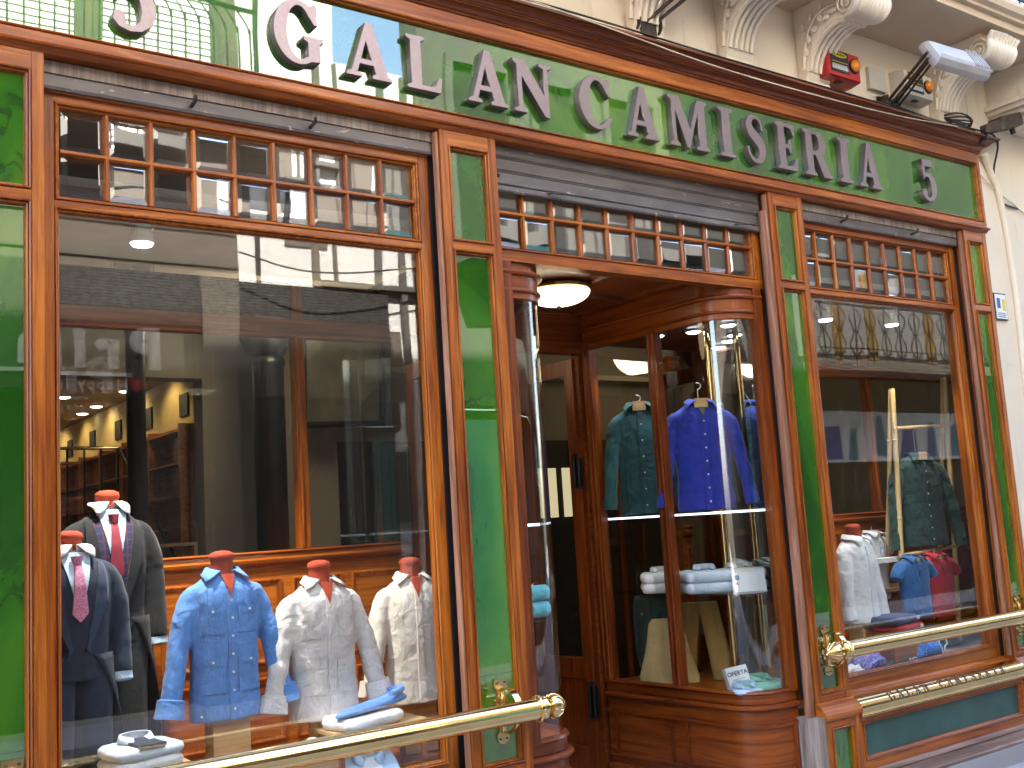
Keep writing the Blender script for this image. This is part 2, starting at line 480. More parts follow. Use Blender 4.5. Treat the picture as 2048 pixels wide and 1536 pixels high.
def share(name, src, parent, loc, rz=0.0):
    # another object on the same mesh
    o = bpy.data.objects.new(name, src.data)
    COL.objects.link(o)
    o.parent = parent
    o.location = loc
    o.rotation_euler = (0, 0, rz)
    return o

def copy_tree(o, parent=None):
    c = o.copy()
    COL.objects.link(c)
    c.parent = parent
    for ch in list(o.children):
        copy_tree(ch, c)
    return c

def boxes(name, bl, mat, parent):
    # every board is a piece of its own
    return [MB().box(*q).build(name, mat, parent) for q in bl]

def group_part(name, parent):
    o = bpy.data.objects.new(name, None); o.empty_display_size = 0.05
    COL.objects.link(o); o.parent = parent
    return o

def lerp(a, b, t): return a + (b - a) * t
def interp(tab, t):
    for (a, va), (b, vb) in zip(tab, tab[1:]):
        if t <= b:
            return lerp(va, vb, (t - a) / (b - a) if b > a else 0)
    return tab[-1][1]
def crom(pts, n):
    pts = [Vector(p) for p in pts]
    if len(pts) < 2: return pts
    q = [pts[0] * 2 - pts[1]] + pts + [pts[-1] * 2 - pts[-2]]
    out = []
    for i in range(1, len(q) - 2):
        for k in range(n):
            t = k / n
            a, b, c, d = q[i - 1], q[i], q[i + 1], q[i + 2]
            out.append(0.5 * ((2 * b) + (c - a) * t + (2 * a - 5 * b + 4 * c - d) * t * t + (3 * b - a - 3 * c + d) * t ** 3))
    out.append(pts[-1])
    return out

def text_mesh(name, body, size, ext=0.002, align='CENTER', bold=0.0, spacing=1.0):
    cu = bpy.data.curves.new(name, 'FONT')
    cu.body = body; cu.size = size; cu.extrude = ext; cu.align_x = align; cu.offset = bold; cu.space_character = spacing
    cu.resolution_u = 4
    o = bpy.data.objects.new(name, cu)
    COL.objects.link(o)
    dg = bpy.context.evaluated_depsgraph_get()
    me = bpy.data.meshes.new_from_object(o.evaluated_get(dg))
    bpy.data.objects.remove(o)
    return me

def put_mesh(name, me, mat, parent=None, mw=None):
    me.materials.clear(); me.materials.append(mat)
    o = bpy.data.objects.new(name, me)
    COL.objects.link(o)
    if parent is not None: o.parent = parent
    if mw is not None: o.matrix_local = mw
    return o

FRONT = Matrix.Rotation(math.pi / 2, 4, 'X')          # text plane -> facade plane facing -y
# ------------------------------------------------------------------ setting
GZ = -0.25
tag(MB().box(-60, 80, -7.4, -0.6, GZ - 0.25, GZ - 0.12).build('road', M['asphalt']), kind='structure')
tag(MB().box(-60, 80, -0.597, 0.0, GZ - 0.25, GZ).build('pavement', M['stone']), kind='structure')
tag(MB().box(-60, 80, -7.6, -6.3, GZ - 0.119, GZ).build('pavement', M['stone']), kind='structure')
tag(MB().box(-1.5, 9.5, 0.12, 10.4, GZ - 0.25, -0.12).build('floor', M['wood_old']), kind='structure')

# ------------------------------------------------------------------ the building over the shop
bld = thing('building', 'cream plastered building front with carved balcony brackets above the wooden shop', 'building')
boxes('wall', ((-15, 7.655, 0.03, 0.38, 4.305, 14.4), (7.66, 30, 0.03, 0.38, -0.1, 14.4), (-15, 0.52, 0.03, 0.38, -0.1, 4.304)), M['plaster'], bld)
MB().box(-15, 30, 0.0, 10.5, 14.402, 14.6).build('roof', M['stone'], bld)
boxes('party_wall', ((9.6, 30, 0.4, 10.5, GZ, 14.39), (-15, -1.6, 0.4, 10.5, GZ, 14.39), (-1.59, 9.59, 10.3, 10.5, GZ, 14.39), (-1.59, 9.59, 0.4, 10.29, 3.62, 3.9)), M['plaster'], bld)
xs = [-2.0, -0.9, 0.55, 1.7, 2.75, 5.17, 6.25, 7.35, 8.4, 9.6]
for a, c in zip(xs, xs[1:]):
    if a == 2.75: continue
    MB().box(a + 0.004, c - 0.004, -0.085, 0.02, GZ, -0.135).build('stone', M['stone'], bld)
# balcony slab and brackets
bal = MB()
bal.box(1.2, 30, -0.565, 0.028, 4.90, 4.96)
bal.prism([(-0.60, 4.961), (-0.60, 4.985), (-0.635, 5.0), (-0.65, 5.04), (-0.65, 5.07), (0.028, 5.07), (0.028, 4.961)], 'x', 1.2, 30)
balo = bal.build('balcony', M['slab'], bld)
r = MB()
for i in range(90):
    x = 1.3 + i * 0.14
    r.tube([(x, -0.58, 5.07), (x, -0.58, 6.0)], 0.008, 6)
r.box(1.25, 14, -0.60, -0.56, 6.0, 6.03)
r.box(1.25, 14, -0.59, -0.57, 5.16, 5.18)
tag(r.build('railing', M['iron'], balo), kind='stuff')
for i, x in enumerate((6.6, 8.05)):                  # tall window casings over the balcony
    w = MB()
    w.frame(x, x + 1.15, 5.1, 7.4, [(-0.14, 0.028), (-0.14, -0.03), (-0.10, -0.05), (-0.04, -0.03), (0.0, -0.02), (0.0, 0.10)])
    wo_ = w.build('window', M['stucco'], bld)
    MB().box(x + 0.01, x + 1.14, 0.02, 0.029, 5.1, 7.39).build('pane', M['glass_bevel'], wo_)
# carved corbels: side scroll profile swept across the width, flutes below, leaf on the scroll
def corbel(x0, w=0.235):
    side = [(0.028, 4.40), (-0.03, 4.40), (-0.045, 4.425), (-0.05, 4.455), (-0.06, 4.50), (-0.085, 4.56), (-0.125, 4.615), (-0.18, 4.66), (-0.25, 4.69),
            (-0.32, 4.70), (-0.37, 4.685), (-0.42, 4.69), (-0.465, 4.72), (-0.49, 4.765), (-0.485, 4.81), (-0.46, 4.845), (-0.43, 4.862), (-0.43, 4.898), (0.028, 4.898)]
    m = MB()
    m.prism(side, 'x', x0, x0 + w)
    o = m.build('corbel', M['stucco'], bld, 35)
    fl = MB()
    for k in range(5):                               # rounded flutes under the curve
        xx = x0 + w * (k + 0.5) / 5
        fl.tube([(xx, a - 0.004 if a > -0.3 else a, z - 0.004) for a, z in side[3:11]], 0.017, 8)
    fl.build('flute', M['stucco'], o, 60)
    for sx in (-1, 1):
        sc_ = MB()
        xx = x0 - 0.012 if sx < 0 else x0 + w + 0.012
        pts = []
        for k in range(34):
            a = k / 33 * 4.2 * math.pi
            rr = 0.082 - 0.068 * k / 33
            pts.append((xx, -0.405 - rr * math.cos(a), 4.775 + rr * math.sin(a)))
        sc_.tube(pts, 0.011, 6)
        sc_.tube(crom([(xx, -0.33, 4.80), (xx, -0.22, 4.80), (xx, -0.12, 4.74), (xx, -0.06, 4.62), (xx, -0.03, 4.46)], 5), 0.012, 6)
        for k, (yy, zz, an) in enumerate([(-0.24, 4.74, 0.3), (-0.19, 4.76, 1.0), (-0.14, 4.70, 0.6), (-0.09, 4.65, 1.2), (-0.055, 4.57, 0.9), (-0.30, 4.76, 0.2), (-0.12, 4.80, 1.4), (-0.2, 4.83, 1.7), (-0.05, 4.75, 1.8)]):
            sc_.sphere((xx, yy, zz), 0.034, 7, 5, (0.4, 0.5 + 0.5 * abs(math.cos(an)), 0.5 + 0.5 * abs(math.sin(an))))
        sc_.build('scroll', M['stucco'], o, 60)
    lf = MB()
    for k in range(9):                               # acanthus leaf folded over the scroll
        u = (k - 4) / 4
        xx = x0 + w / 2 + u * w * 0.52
        L = 1 - 0.35 * abs(u)
        pts = crom([(xx, -0.40, 4.69), (xx + u * 0.02, -0.47, 4.70), (xx + u * 0.03, -0.512, 4.755), (xx + u * 0.035, -0.515, 4.81), (xx + u * 0.05, -0.54 - 0.02 * L, 4.835 + 0.03 * L)], 3)
        lf.tube(pts, [0.02 + 0.006 * math.sin(3.1 * i / len(pts)) - 0.022 * max(0, i / len(pts) - 0.6) for i in range(len(pts))], 7)
    lf.build('leaf', M['stucco'], o, 60)
    ft = MB()
    ft.box(x0 - 0.012, x0 + w + 0.012, -0.05, 0.028, 4.352, 4.372); ft.box(x0 - 0.004, x0 + w + 0.004, -0.038, 0.027, 4.3722, 4.3995)
    ft.build('foot', M['stucco'], o)
for x0 in (1.75, 2.52, 4.09, 4.86, 5.63, 7.14): corbel(x0)
pr = MB()                                            # projecting moulded pier at the balcony end
pr.box(7.95, 8.6, -0.40, 0.029, 4.62, 4.898)
for k, (d, z) in enumerate([(0.43, 4.62), (0.40, 4.585), (0.35, 4.55), (0.31, 4.50)]):
    pr.box(7.95 - (d - 0.4) - 0.02, 8.62, -d, 0.0285 - k * 0.0003, z - 0.02, z + 0.0145)
pr.build('pier', M['stucco'], bld)

# ------------------------------------------------------------------ buildings across the street
OY = -7.6
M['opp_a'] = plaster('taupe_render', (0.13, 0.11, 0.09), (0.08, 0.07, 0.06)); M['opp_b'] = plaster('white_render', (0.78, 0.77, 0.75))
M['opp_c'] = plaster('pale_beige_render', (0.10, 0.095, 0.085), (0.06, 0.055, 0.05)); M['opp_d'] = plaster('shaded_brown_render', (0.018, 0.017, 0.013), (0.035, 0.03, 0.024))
M['fascia'] = plain('taupe_fascia', (0.045, 0.04, 0.036), 0.5); M['grey_print'] = plain('grey_letter', (0.60, 0.58, 0.56), 0.5, 0, 0.03); M['dark_shop'] = plain('dark_shop_interior', (0.02, 0.018, 0.016), 0.6)
M['white_louvre'] = plain('white_louvre', (0.80, 0.80, 0.78), 0.5, 0, 0.04)
oa = thing('shop_building', 'taupe building across the street with a pink lettered cosmetics fascia, seen in the left window', 'building')
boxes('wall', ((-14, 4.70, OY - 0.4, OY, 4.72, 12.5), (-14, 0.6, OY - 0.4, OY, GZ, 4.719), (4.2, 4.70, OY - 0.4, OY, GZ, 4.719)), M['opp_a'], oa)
MB().box(0.6, 4.2, OY - 0.2, OY + 0.12, 3.30, 4.70).build('fascia', M['fascia'], oa)
MB().box(0.4, 4.4, OY - 0.6, OY - 0.401, GZ, 3.6).build('shop_window', M['dark_shop'], oa)
MB().box(0.62, 3.40, OY + 0.121, OY + 0.16, 3.475, 3.515).build('ledge', M['grey_print'], oa)
for i in range(4):
    MB().box(-14 + 0.002, 4.69, OY + 0.002, OY + 0.02, 4.86 + i * 0.42, 4.86 + i * 0.42 + 0.03).build('string_course', M['opp_c'], oa)
B2 = Matrix.Rotation(math.pi, 4, 'Z') @ FRONT        # text that faces the shop
def otext(body, size, x, z, mat, align='LEFT', bold=0.0, name='sign_letter', parent=oa, y=OY + 0.125, spacing=1.0):
    me = text_mesh(name, body, size, 0.015, align, bold, spacing)
    return put_mesh(name, me, mat, parent, Matrix.Translation((x, y, z)) @ B2)
otext('Prim', 0.60, 3.72, 3.60, M['grey_print'], bold=0.035, spacing=1.45)
otext('Happy in', 0.17, 3.36, 3.335, M['grey_print'], bold=0.003, spacing=1.3)
h = MB()
pts = [(0.085 * (16 * math.sin(t) ** 3) / 16, 0.085 * (13 * math.cos(t) - 5 * math.cos(2 * t) - 2 * math.cos(3 * t) - math.cos(4 * t)) / 16) for t in [2 * math.pi * k / 28 for k in range(28)]]
h.prism([(3.45 + p, 3.39 + q) for p, q in pts], 'y', OY + 0.122, OY + 0.15)
h.build('heart', M['red_paint'], oa)
MB().box(-14, 4.68, OY + 0.001, OY + 0.75, 6.50, 6.66).build('balcony', M['opp_c'], oa)
for k in range(7):
    x = 4.35 - k * 1.55
    fr = MB().frame(x - 1.25, x, 6.70, 9.0, [(-0.10, OY + 0.001), (-0.10, OY + 0.05), (0, OY + 0.05), (0, OY - 0.1)])
    f = fr.build('window', M['opp_c'], oa)
    for s in range(26):
        MB().prism([(OY + 0.004, 6.72 + s * 0.086), (OY + 0.034, 6.72 + s * 0.086), (OY + 0.02, 6.72 + s * 0.086 + 0.078), (OY + 0.004, 6.72 + s * 0.086 + 0.078)], 'x', x - 1.24, x - 0.01).build('louvre', M['white_louvre'], f)
rl = MB()
for k in range(60):
    x = 4.6 - k * 0.155
    rl.tube([(x, OY + 0.7, 6.66), (x, OY + 0.7, 7.55)], 0.012, 6, False)
    rl.tube(crom([(x, OY + 0.7, 7.45), (x - 0.04, OY + 0.7, 7.6), (x - 0.155, OY + 0.7, 7.75)], 3), 0.010, 5, False)
rl.box(-5, 4.68, OY + 0.68, OY + 0.72, 7.75, 7.79); rl.box(-5, 4.68, OY + 0.69, OY + 0.71, 6.74, 6.76)
tag(rl.build('railing', M['iron'], oa), kind='stuff')

ob = thing('white_building', 'bright white house in sun across the street, seen in the left glass', 'building')
MB().box(4.705, 6.05, OY - 0.6, OY - 0.05, GZ, 12.0).build('wall', M['opp_b'], ob)
MB().box(6.052, 7.3, OY - 0.6, OY - 0.05, GZ, 7.75).build('low_wall', M['opp_b'], ob)
MB().box(4.702, 6.78, OY - 0.048, OY + 0.02, 3.3, 4.70).build('shop_fascia', M['fascia'], ob)
MB().box(4.702, 6.78, OY - 0.048, OY - 0.0, GZ, 3.29).build('shop_window', M['dark_shop'], ob)
MB().tube([(4.95, OY + 0.02, 4.8), (4.95, OY + 0.02, 12)], 0.035, 8).build('downpipe', M['iron'], ob, 60)
for k in range(2):
    MB().box(5.35, 5.95, OY - 0.049, OY - 0.03, 5.25 + k * 4, 6.5 + k * 4).build('window', M['opp_a'], ob)
for x0, x1, mt in ((5.72, 5.80, 'opp_a'), (6.02, 6.05, 'opp_a'), (6.62, 6.70, 'opp_c'), (6.98, 7.06, 'opp_c'), (7.20, 7.28, 'opp_a')):
    MB().box(x0, x1, OY - 0.049, OY + 0.03, -0.25 if x0 > 6.75 else 4.71, 7.7).build('strip_pilaster', M[mt], ob)
for z in (4.74, 5.9, 6.6): MB().box(5.82, 7.3, OY - 0.049, OY + 0.06, z, z + 0.07).build('string_course', M['opp_c'], ob)
for k, (x, z) in enumerate(((6.85, 3.9), (6.85, 2.3))):
    MB().box(x - .09, x + .10, OY - 0.049, OY - 0.02, z - .6, z + .3).build('window', M['opp_a'], ob)
w_ = MB(); w_.tube(crom([(4.6, OY + .3, 5.0), (5.6, OY + .35, 4.82), (7.3, OY + .3, 5.05)], 6), .012, 6); w_.build('wire', M['iron'], ob, 60)
l = MB(); l.tube(crom([(6.3, OY + 0.03, 3.2), (6.3, OY + 0.5, 3.35), (6.3, OY + 0.8, 3.2)], 5), 0.02, 6)
l.lathe([(0.02, 0), (0.10, -0.05), (0.13, -0.36), (0.09, -0.42), (0.01, -0.45)], (6.3, OY + 0.8, 3.2), 'z', 6)
l.build('street_lantern', M['iron'], ob)

oc = thing('beige_building', 'pale beige building with dark tall windows across the street, seen in the sign glass', 'building')
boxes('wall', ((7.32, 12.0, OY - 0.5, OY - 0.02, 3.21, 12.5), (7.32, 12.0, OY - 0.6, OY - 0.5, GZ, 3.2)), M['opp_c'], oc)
for k in range(3):
    x = 7.85 + k * 1.45
    f = MB().frame(x, x + 0.9, 5.4, 8.1, [(-0.12, OY - 0.02), (-0.12, OY + 0.06), (0, OY + 0.06), (0, OY - 0.015)]).build('window', M['opp_c'], oc)
    MB().box(x, x + 0.9, OY - 0.018, OY - 0.012, 5.4, 8.1).build('pane', M['dark_shop'], f)
    MB().box(x - 0.2, x + 1.1, OY - 0.019, OY + 0.55, 5.1, 5.25).build('balcony', M['opp_c'], oc)
MB().box(7.5, 9.4, OY - 0.019, OY + 0.01, GZ, 3.0).build('shop_window', plain('teal_shutter', (0.10, 0.30, 0.27), 0.6), oc)

od = thing('brown_building', 'dark brown building across the street with a scrolled balcony and white banner', 'building')
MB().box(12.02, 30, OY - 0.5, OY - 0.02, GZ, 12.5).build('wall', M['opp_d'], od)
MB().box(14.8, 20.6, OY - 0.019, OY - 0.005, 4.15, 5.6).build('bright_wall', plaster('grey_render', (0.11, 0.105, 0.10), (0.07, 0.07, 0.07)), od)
for x in (16.0, 17.0, 18.9):
    MB().box(x, x + 0.28, OY - 0.004, OY + 0.03, 4.2, 5.5).build('curtain', plain('ochre_curtain', (0.11, 0.06, 0.008), 0.8), od)
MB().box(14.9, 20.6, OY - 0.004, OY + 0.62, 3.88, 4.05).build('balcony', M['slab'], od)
rl = MB()
for k in range(13):
    x = 15.0 + k * 0.45
    y = OY + 0.58
    rl.tube([(x, y, 4.05), (x, y, 5.05)], 0.014, 6, False)
    for sx in (1, -1):
        rl.tube(crom([(x, y, 4.1), (x + sx * 0.16, y, 4.35), (x + sx * 0.05, y, 4.6), (x + sx * 0.17, y, 4.85), (x + sx * 0.05, y, 5.0)], 5), 0.011, 5, False)
        rl.tube([(x + sx * (0.10 + 0.05 * math.cos(t)), y, 4.18 + 0.05 * math.sin(t)) for t in [k2 * 0.6 for k2 in range(11)]], 0.009, 5, False)
rl.box(14.9, 20.6, y - 0.02, y + 0.02, 5.05, 5.09); rl.box(14.9, 20.6, y - 0.015, y + 0.015, 4.27, 4.29)
tag(rl.build('railing', M['iron'], od), kind='stuff')
ban = MB().box(15.0, 20.4, OY - 0.004, OY + 0.03, 2.30, 3.22).build('banner', M['white_print'], od)
for x, z0, z1, w, mt in ((15.2, 2.36, 2.95, 0.75, 'blue_print'), (16.1, 2.34, 2.9, 0.3, 'teal_print'), (16.9, 2.40, 3.15, 0.30, 'teal_print'), (17.6, 2.36, 2.9, 0.6, 'blue_print'), (18.5, 2.36, 3.05, 0.35, 'blue_print'), (19.2, 2.36, 3.0, 0.5, 'teal_print')):
    MB().prism([(x, z0), (x + w, z0), (x + w * 0.9, z1), (x + w * 0.4, z1)], 'y', OY + 0.031, OY + 0.036).build('print', M[mt], ban)

# ------------------------------------------------------------------ shopfront
shop = thing('shopfront', 'old mahogany shopfront with green glass panels and raised letters', 'shopfront')
PIL = [(0.55, 0.889), (2.737, 3.075), (5.172, 5.493), (7.346, 7.645)]
BEAD = [(0.0, 0.014), (0.003, 0.014), (0.003, -0.005), (0.007, -0.009), (0.011, -0.005), (0.011, 0.012), (0.014, 0.012), (0.014, 0.003), (0.020, 0.008), (0.026, 0.028), (0.026, 0.06)]
for i, (x0, x1) in enumerate(PIL):
    st = 0.045
    po = MB().box(x0 + 0.0005, x1 - 0.0005, 0.1002, 0.24, 0.42, 3.56).build('pilaster', M['wood_v'], shop)
    boxes('stile', ((x0, x0 + st, 0, 0.10, 0.4205, 3.572), (x1 - st, x1, 0, 0.10, 0.4205, 3.572)), M['wood_v'], po)
    boxes('rail', [(x0 + st + 0.001, x1 - st - 0.001, 0.0012, 0.10, z0, z1) for z0, z1 in ((0.421, 0.462), (2.962, 3.000), (3.498, 3.571))], M['wood_h'], po)
    for z0, z1 in ((0.462, 2.962), (3.000, 3.498)):
        MB().frame(x0 + st, x1 - st, z0, z1, BEAD).build('moulding', M['wood_v'], po, 30)
        if z1 < 2.99:
            MB().box(x0 + st + 0.018, x1 - st - 0.018, 0.028, 0.034, z0 + 0.018, 0.884).build('green_panel', M['green'], po)
            MB().box(x0 + st + 0.018, x1 - st - 0.018, 0.0275, 0.034, 0.8855, z1 - 0.018).build('green_panel', M['green'], po)
        else:
            MB().box(x0 + st + 0.018, x1 - st - 0.018, 0.028, 0.034, z0 + 0.018, z1 - 0.018).build('green_panel', M['green'], po)
    if i > 0:                                        # moulded return on the window side, dark shutter guide behind it
        m = MB()
        m.prism([(x0 - 0.001, 0.016), (x0 - 0.006, 0.012), (x0 - 0.014, 0.016), (x0 - 0.020, 0.026), (x0 - 0.022, 0.040), (x0 - 0.016, 0.050), (x0 - 0.001, 0.052)], 'z', 0.44, 3.56)
        m.build('return_moulding', M['wood_worn'], po, 30)
        g = MB(); g.box(x0 - 0.03, x0 - 0.0012, 0.073, 0.094, 0.44, 3.56)
        g.build('shutter_guide', M['iron'], po)
    # pedestal
    pd = MB()
    pd.prism([(0.10, 0.4205), (-0.006, 0.4185), (-0.03, 0.395), (-0.062, 0.350), (-0.066, 0.335), (-0.06, 0.318), (0.10, 0.318)], 'x', x0 - 0.004, x1 + 0.004)
    s2 = 0.05
    pdo = pd.build('pedestal', M['wood_h'], shop)
    boxes('stile', ((x0, x0 + s2, -0.05, 0.1, -0.13, 0.3175), (x1 - s2, x1, -0.05, 0.1, -0.13, 0.3175)), M['wood_v'], pdo)
    boxes('rail', ((x0 + s2 + 0.001, x1 - s2 - 0.001, -0.0488, 0.1, 0.275, 0.3175), (x0 + s2 + 0.001, x1 - s2 - 0.001, -0.0488, 0.1, -0.13, -0.08)), M['wood_h'], pdo)
    MB().frame(x0 + s2, x1 - s2, -0.08, 0.275, [(a, y - 0.05) for a, y in BEAD]).build('moulding', M['wood_v'], pdo, 30)
    MB().box(x0 + s2 + 0.018, x1 - s2 - 0.018, -0.022, -0.016, -0.06, 0.255).build('green_panel', M['green'], pdo)
w = MB(); w.prism([(5.098, 0.02), (5.13, -0.052), (5.168, -0.052), (5.168, 0.1), (5.098, 0.1)], 'z', -0.13, 0.345)
w.build('corner_post', M['wood_old'], shop)
w = MB(); w.prism([(5.118, 0.035), (5.128, 0.006), (5.15, 0.006), (5.15, 0.05), (5.118, 0.05)], 'z', 0.346, 3.45)
w.build('corner_post', M['wood_worn'], shop)

# entablature
e = MB()
e.prism([(0.1, 3.573), (0.0, 3.573), (-0.012, 3.580), (-0.020, 3.590), (-0.036, 3.592), (-0.040, 3.600), (-0.036, 3.607), (-0.012, 3.6085), (-0.012, 3.653),
         (0.1, 3.653)], 'x', -3, 7.66)
e.build('architrave', M['wood_h'], shop, 30)
MB().frame(-3, 7.63, 3.654, 4.128, [(0.0, 0.03), (0.0, 0.004), (0.003, 0.004), (0.003, -0.016), (0.007, -0.021), (0.011, -0.016), (0.011, 0.002), (0.014, 0.002), (0.014, -0.008), (0.019, -0.003), (0.024, 0.018), (0.024, 0.04)]).build('sign_moulding', M['wood_h'], shop, 30)
MB().box(7.6305, 7.658, -0.0118, 0.1, 3.654, 4.2048).build('end_board', M['wood_v'], shop)
sg = MB().box(-2.99, 7.62, 0.018, 0.03, 3.66, 4.12).build('sign_panel', M['green'], shop)
MB().box(-3, 7.63, -0.012, 0.1, 4.1285, 4.2045).build('frieze_board', M['wood_h'], shop)
def crown(prof, name, mat, xe=7.658, zt=None):
    # cornice profile [(projection, z)] with a mitred return at the right end
    rows = []
    for d, z in prof:
        rows.append([(-3, -d, z), (xe + d, -d, z), (xe + d, 0.03, z)])
    rings = [[(-3, 0.03, prof[0][1])] + [] for _ in ()]
    m = MB(); m.sheet(rows)
    return m.build(name, mat, shop, 30)
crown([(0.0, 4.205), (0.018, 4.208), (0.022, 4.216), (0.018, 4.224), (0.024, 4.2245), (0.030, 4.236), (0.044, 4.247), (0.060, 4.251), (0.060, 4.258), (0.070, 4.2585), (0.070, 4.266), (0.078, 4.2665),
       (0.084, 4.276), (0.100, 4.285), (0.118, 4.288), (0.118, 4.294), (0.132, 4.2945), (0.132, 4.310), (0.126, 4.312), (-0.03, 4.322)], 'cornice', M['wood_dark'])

# windows -----------------------------------------------------------
GBEAD = [(0.0, 0.012), (0.0025, 0.012), (0.0025, -0.005), (0.006, -0.008), (0.010, -0.004), (0.010, 0.012), (0.013, 0.012), (0.013, 0.004), (0.018, 0.008), (0.022, 0.020), (0.022, 0.034)]
def transom(win, x0, x1, z0, z1, n, yf, rows=2, glassmat='glass_bevel', bw=0.022):
    # lattice of small panes: each bar and each bevelled pane is a piece of its own
    pw = (x1 - x0) / n; ph = (z1 - z0) / rows
    for k in range(1, n):
        x = x0 + k * pw
        MB().prism([(x - bw / 2, yf + 0.02), (x - bw / 2, yf + 0.006), (x - bw / 4, yf - 0.004), (x + bw / 4, yf - 0.004), (x + bw / 2, yf + 0.006), (x + bw / 2, yf + 0.02)], 'z', z0, z1).build('glazing_bar', M['wood_v'], win)
    for k in range(1, rows):
        z = z0 + k * ph
        MB().prism([(yf + 0.02, z - bw / 2), (yf + 0.005, z - bw / 2), (yf - 0.0055, z - bw / 4), (yf - 0.0055, z + bw / 4), (yf + 0.005, z + bw / 2), (yf + 0.02, z + bw / 2)], 'x', x0, x1).build('glazing_bar', M['wood_h'], win)
    rnd = random.Random(int(x0 * 100))
    for r_ in range(rows):
        for k in range(n):
            a0, a1 = x0 + k * pw + bw / 2 - 0.003, x0 + (k + 1) * pw - bw / 2 + 0.003
            c0, c1 = z0 + r_ * ph + bw / 2 - 0.003, z0 + (r_ + 1) * ph - bw / 2 + 0.003
            ty, tz = rnd.uniform(-0.004, 0.004), rnd.uniform(-0.004, 0.004)
            bv = 0.024
            def Y(x, z): return ty * (x - (a0 + a1) / 2) / pw * 2 + tz * (z - (c0 + c1) / 2) / ph * 2
            P = lambda x, z, y: (x, y + Y(x, z), z)
            rings = [[P(a0, c0, yf + 0.024), P(a1, c0, yf + 0.024), P(a1, c1, yf + 0.024), P(a0, c1, yf + 0.024)],
                     [P(a0, c0, yf + 0.019), P(a1, c0, yf + 0.019), P(a1, c1, yf + 0.019), P(a0, c1, yf + 0.019)],
                     [P(a0 + bv, c0 + bv, yf + 0.0105), P(a1 - bv, c0 + bv, yf + 0.0105), P(a1 - bv, c1 - bv, yf + 0.0105), P(a0 + bv, c1 - bv, yf + 0.0105)]]
            pn = MB().loft(rings).build('pane', M[glassmat], win)
            pn.data.materials.append(M['bevel_rim'])
            for q in range(4, 8): pn.data.polygons[q].material_index = 1

def window(label, ox0, ox1, gx0, gx1, px0, px1, n):
    yf = 0.085
    win = group_part('display_window', shop)
    win['label'] = label
    boxes('stile', ((ox0 + 0.001, gx0 - 0.022, yf, yf + 0.06, 0.43, 3.445), (gx1 + 0.022, ox1 - 0.001, yf, yf + 0.06, 0.43, 3.445)), M['wood_v'], win)
    X0, X1 = gx0 - 0.0215, gx1 + 0.0215
    boxes('rail', ((X0, X1, yf + 0.001, yf + 0.06, 0.43, 0.505), (X0, X1, yf + 0.001, yf + 0.06, 2.972, 2.998), (X0, X1, yf + 0.001, yf + 0.06, 3.412, 3.445), (ox0, ox1, yf + 0.03, yf + 0.05, 3.471, 3.573)), M['wood_h'], win)
    g = MB()
    g.prism([(yf + 0.05, 3.446), (yf - 0.002, 3.446), (yf - 0.016, 3.456), (yf - 0.020, 3.470), (yf + 0.05, 3.470)], 'x', ox0, ox1)
    g.build('head_moulding', M['wood_h'], win)
    MB().frame(gx0 - 0.022, gx1 + 0.022, 0.505, 2.972, [(a, y + yf + 0.001) for a, y in GBEAD]).build('moulding', M['wood_v'], win, 30)
    MB().frame(px0 - 0.022, px1 + 0.022, 2.998, 3.412, [(a, y + yf + 0.001) for a, y in GBEAD]).build('moulding', M['wood_h'], win, 30)
    MB().box(gx0 - 0.002, gx1 + 0.002, yf + 0.032, yf + 0.040, 0.525, 2.952).build('plate_glass', M['glass'], win)
    transom(win, px0, px1, 3.020, 3.390, n, yf + 0.008)
    # sill and stall riser
    s = MB()
    s.prism([(yf + 0.06, 0.4295), (yf - 0.005, 0.4295), (yf - 0.022, 0.415), (0.03, 0.40), (0.03, 0.2875), (yf + 0.06, 0.2875)], 'x', ox0, ox1)
    so = group_part('stall_riser', shop)
    s.build('sill_board', M['wood_h'], so)
    boxes('rail', ((ox0, ox1, -0.042, 0.1, 0.2625, 0.287), (ox0, ox1, -0.042, 0.1, -0.02, 0.035)), M['wood_h'], so)
    boxes('stile', ((ox0, ox0 + 0.03, -0.042, 0.1, 0.0355, 0.262), (ox1 - 0.03, ox1, -0.042, 0.1, 0.0355, 0.262)), M['wood_v'], so)
    s = MB()
    s.prism([(0.1, -0.0205), (-0.044, -0.0205), (-0.060, -0.030), (-0.064, -0.045), (-0.056, -0.055), (-0.060, -0.0555), (-0.066, -0.110), (-0.075, -0.116), (-0.075, -0.132), (0.1, -0.132)], 'x', ox0, ox1)
    s.build('base_moulding', M['wood_old_h'], so)
    MB().frame(ox0 + 0.03, ox1 - 0.03, 0.0355, 0.262, [(a * 0.8, y - 0.043) for a, y in BEAD]).build('moulding', M['wood_h'], so, 30)
    MB().box(ox0 + 0.045, ox1 - 0.045, -0.017, -0.012, 0.05, 0.248).build('slate_panel', M['slate_panel'], so)
    br = MB()
    prof = [(0.029, 0.402), (0.020, 0.408), (-0.012, 0.402)]
    for k in range(9):
        t = k / 8 * math.pi * 0.55
        prof.append((-0.012 - 0.062 * math.sin(t), 0.345 + 0.060 * math.cos(t)))
    prof += [(-0.066, 0.312), (-0.070, 0.306), (-0.070, 0.296), (-0.060, 0.290), (0.02, 0.288)]
    br.prism(prof, 'x', ox0 + 0.004, ox1 - 0.004)
    bo = br.build('brass_sill', M['brass'], so, 35)
    return win, bo

w1, sill1 = window('wide left display window with suits and linen shirts', 0.889, 2.737, 0.965, 2.632, 0.968, 2.628, 9)
w3, sill3 = window('narrower right display window with polo shirts and a bamboo ladder', 5.493, 7.346, 5.545, 7.240, 5.524, 7.207, 9)
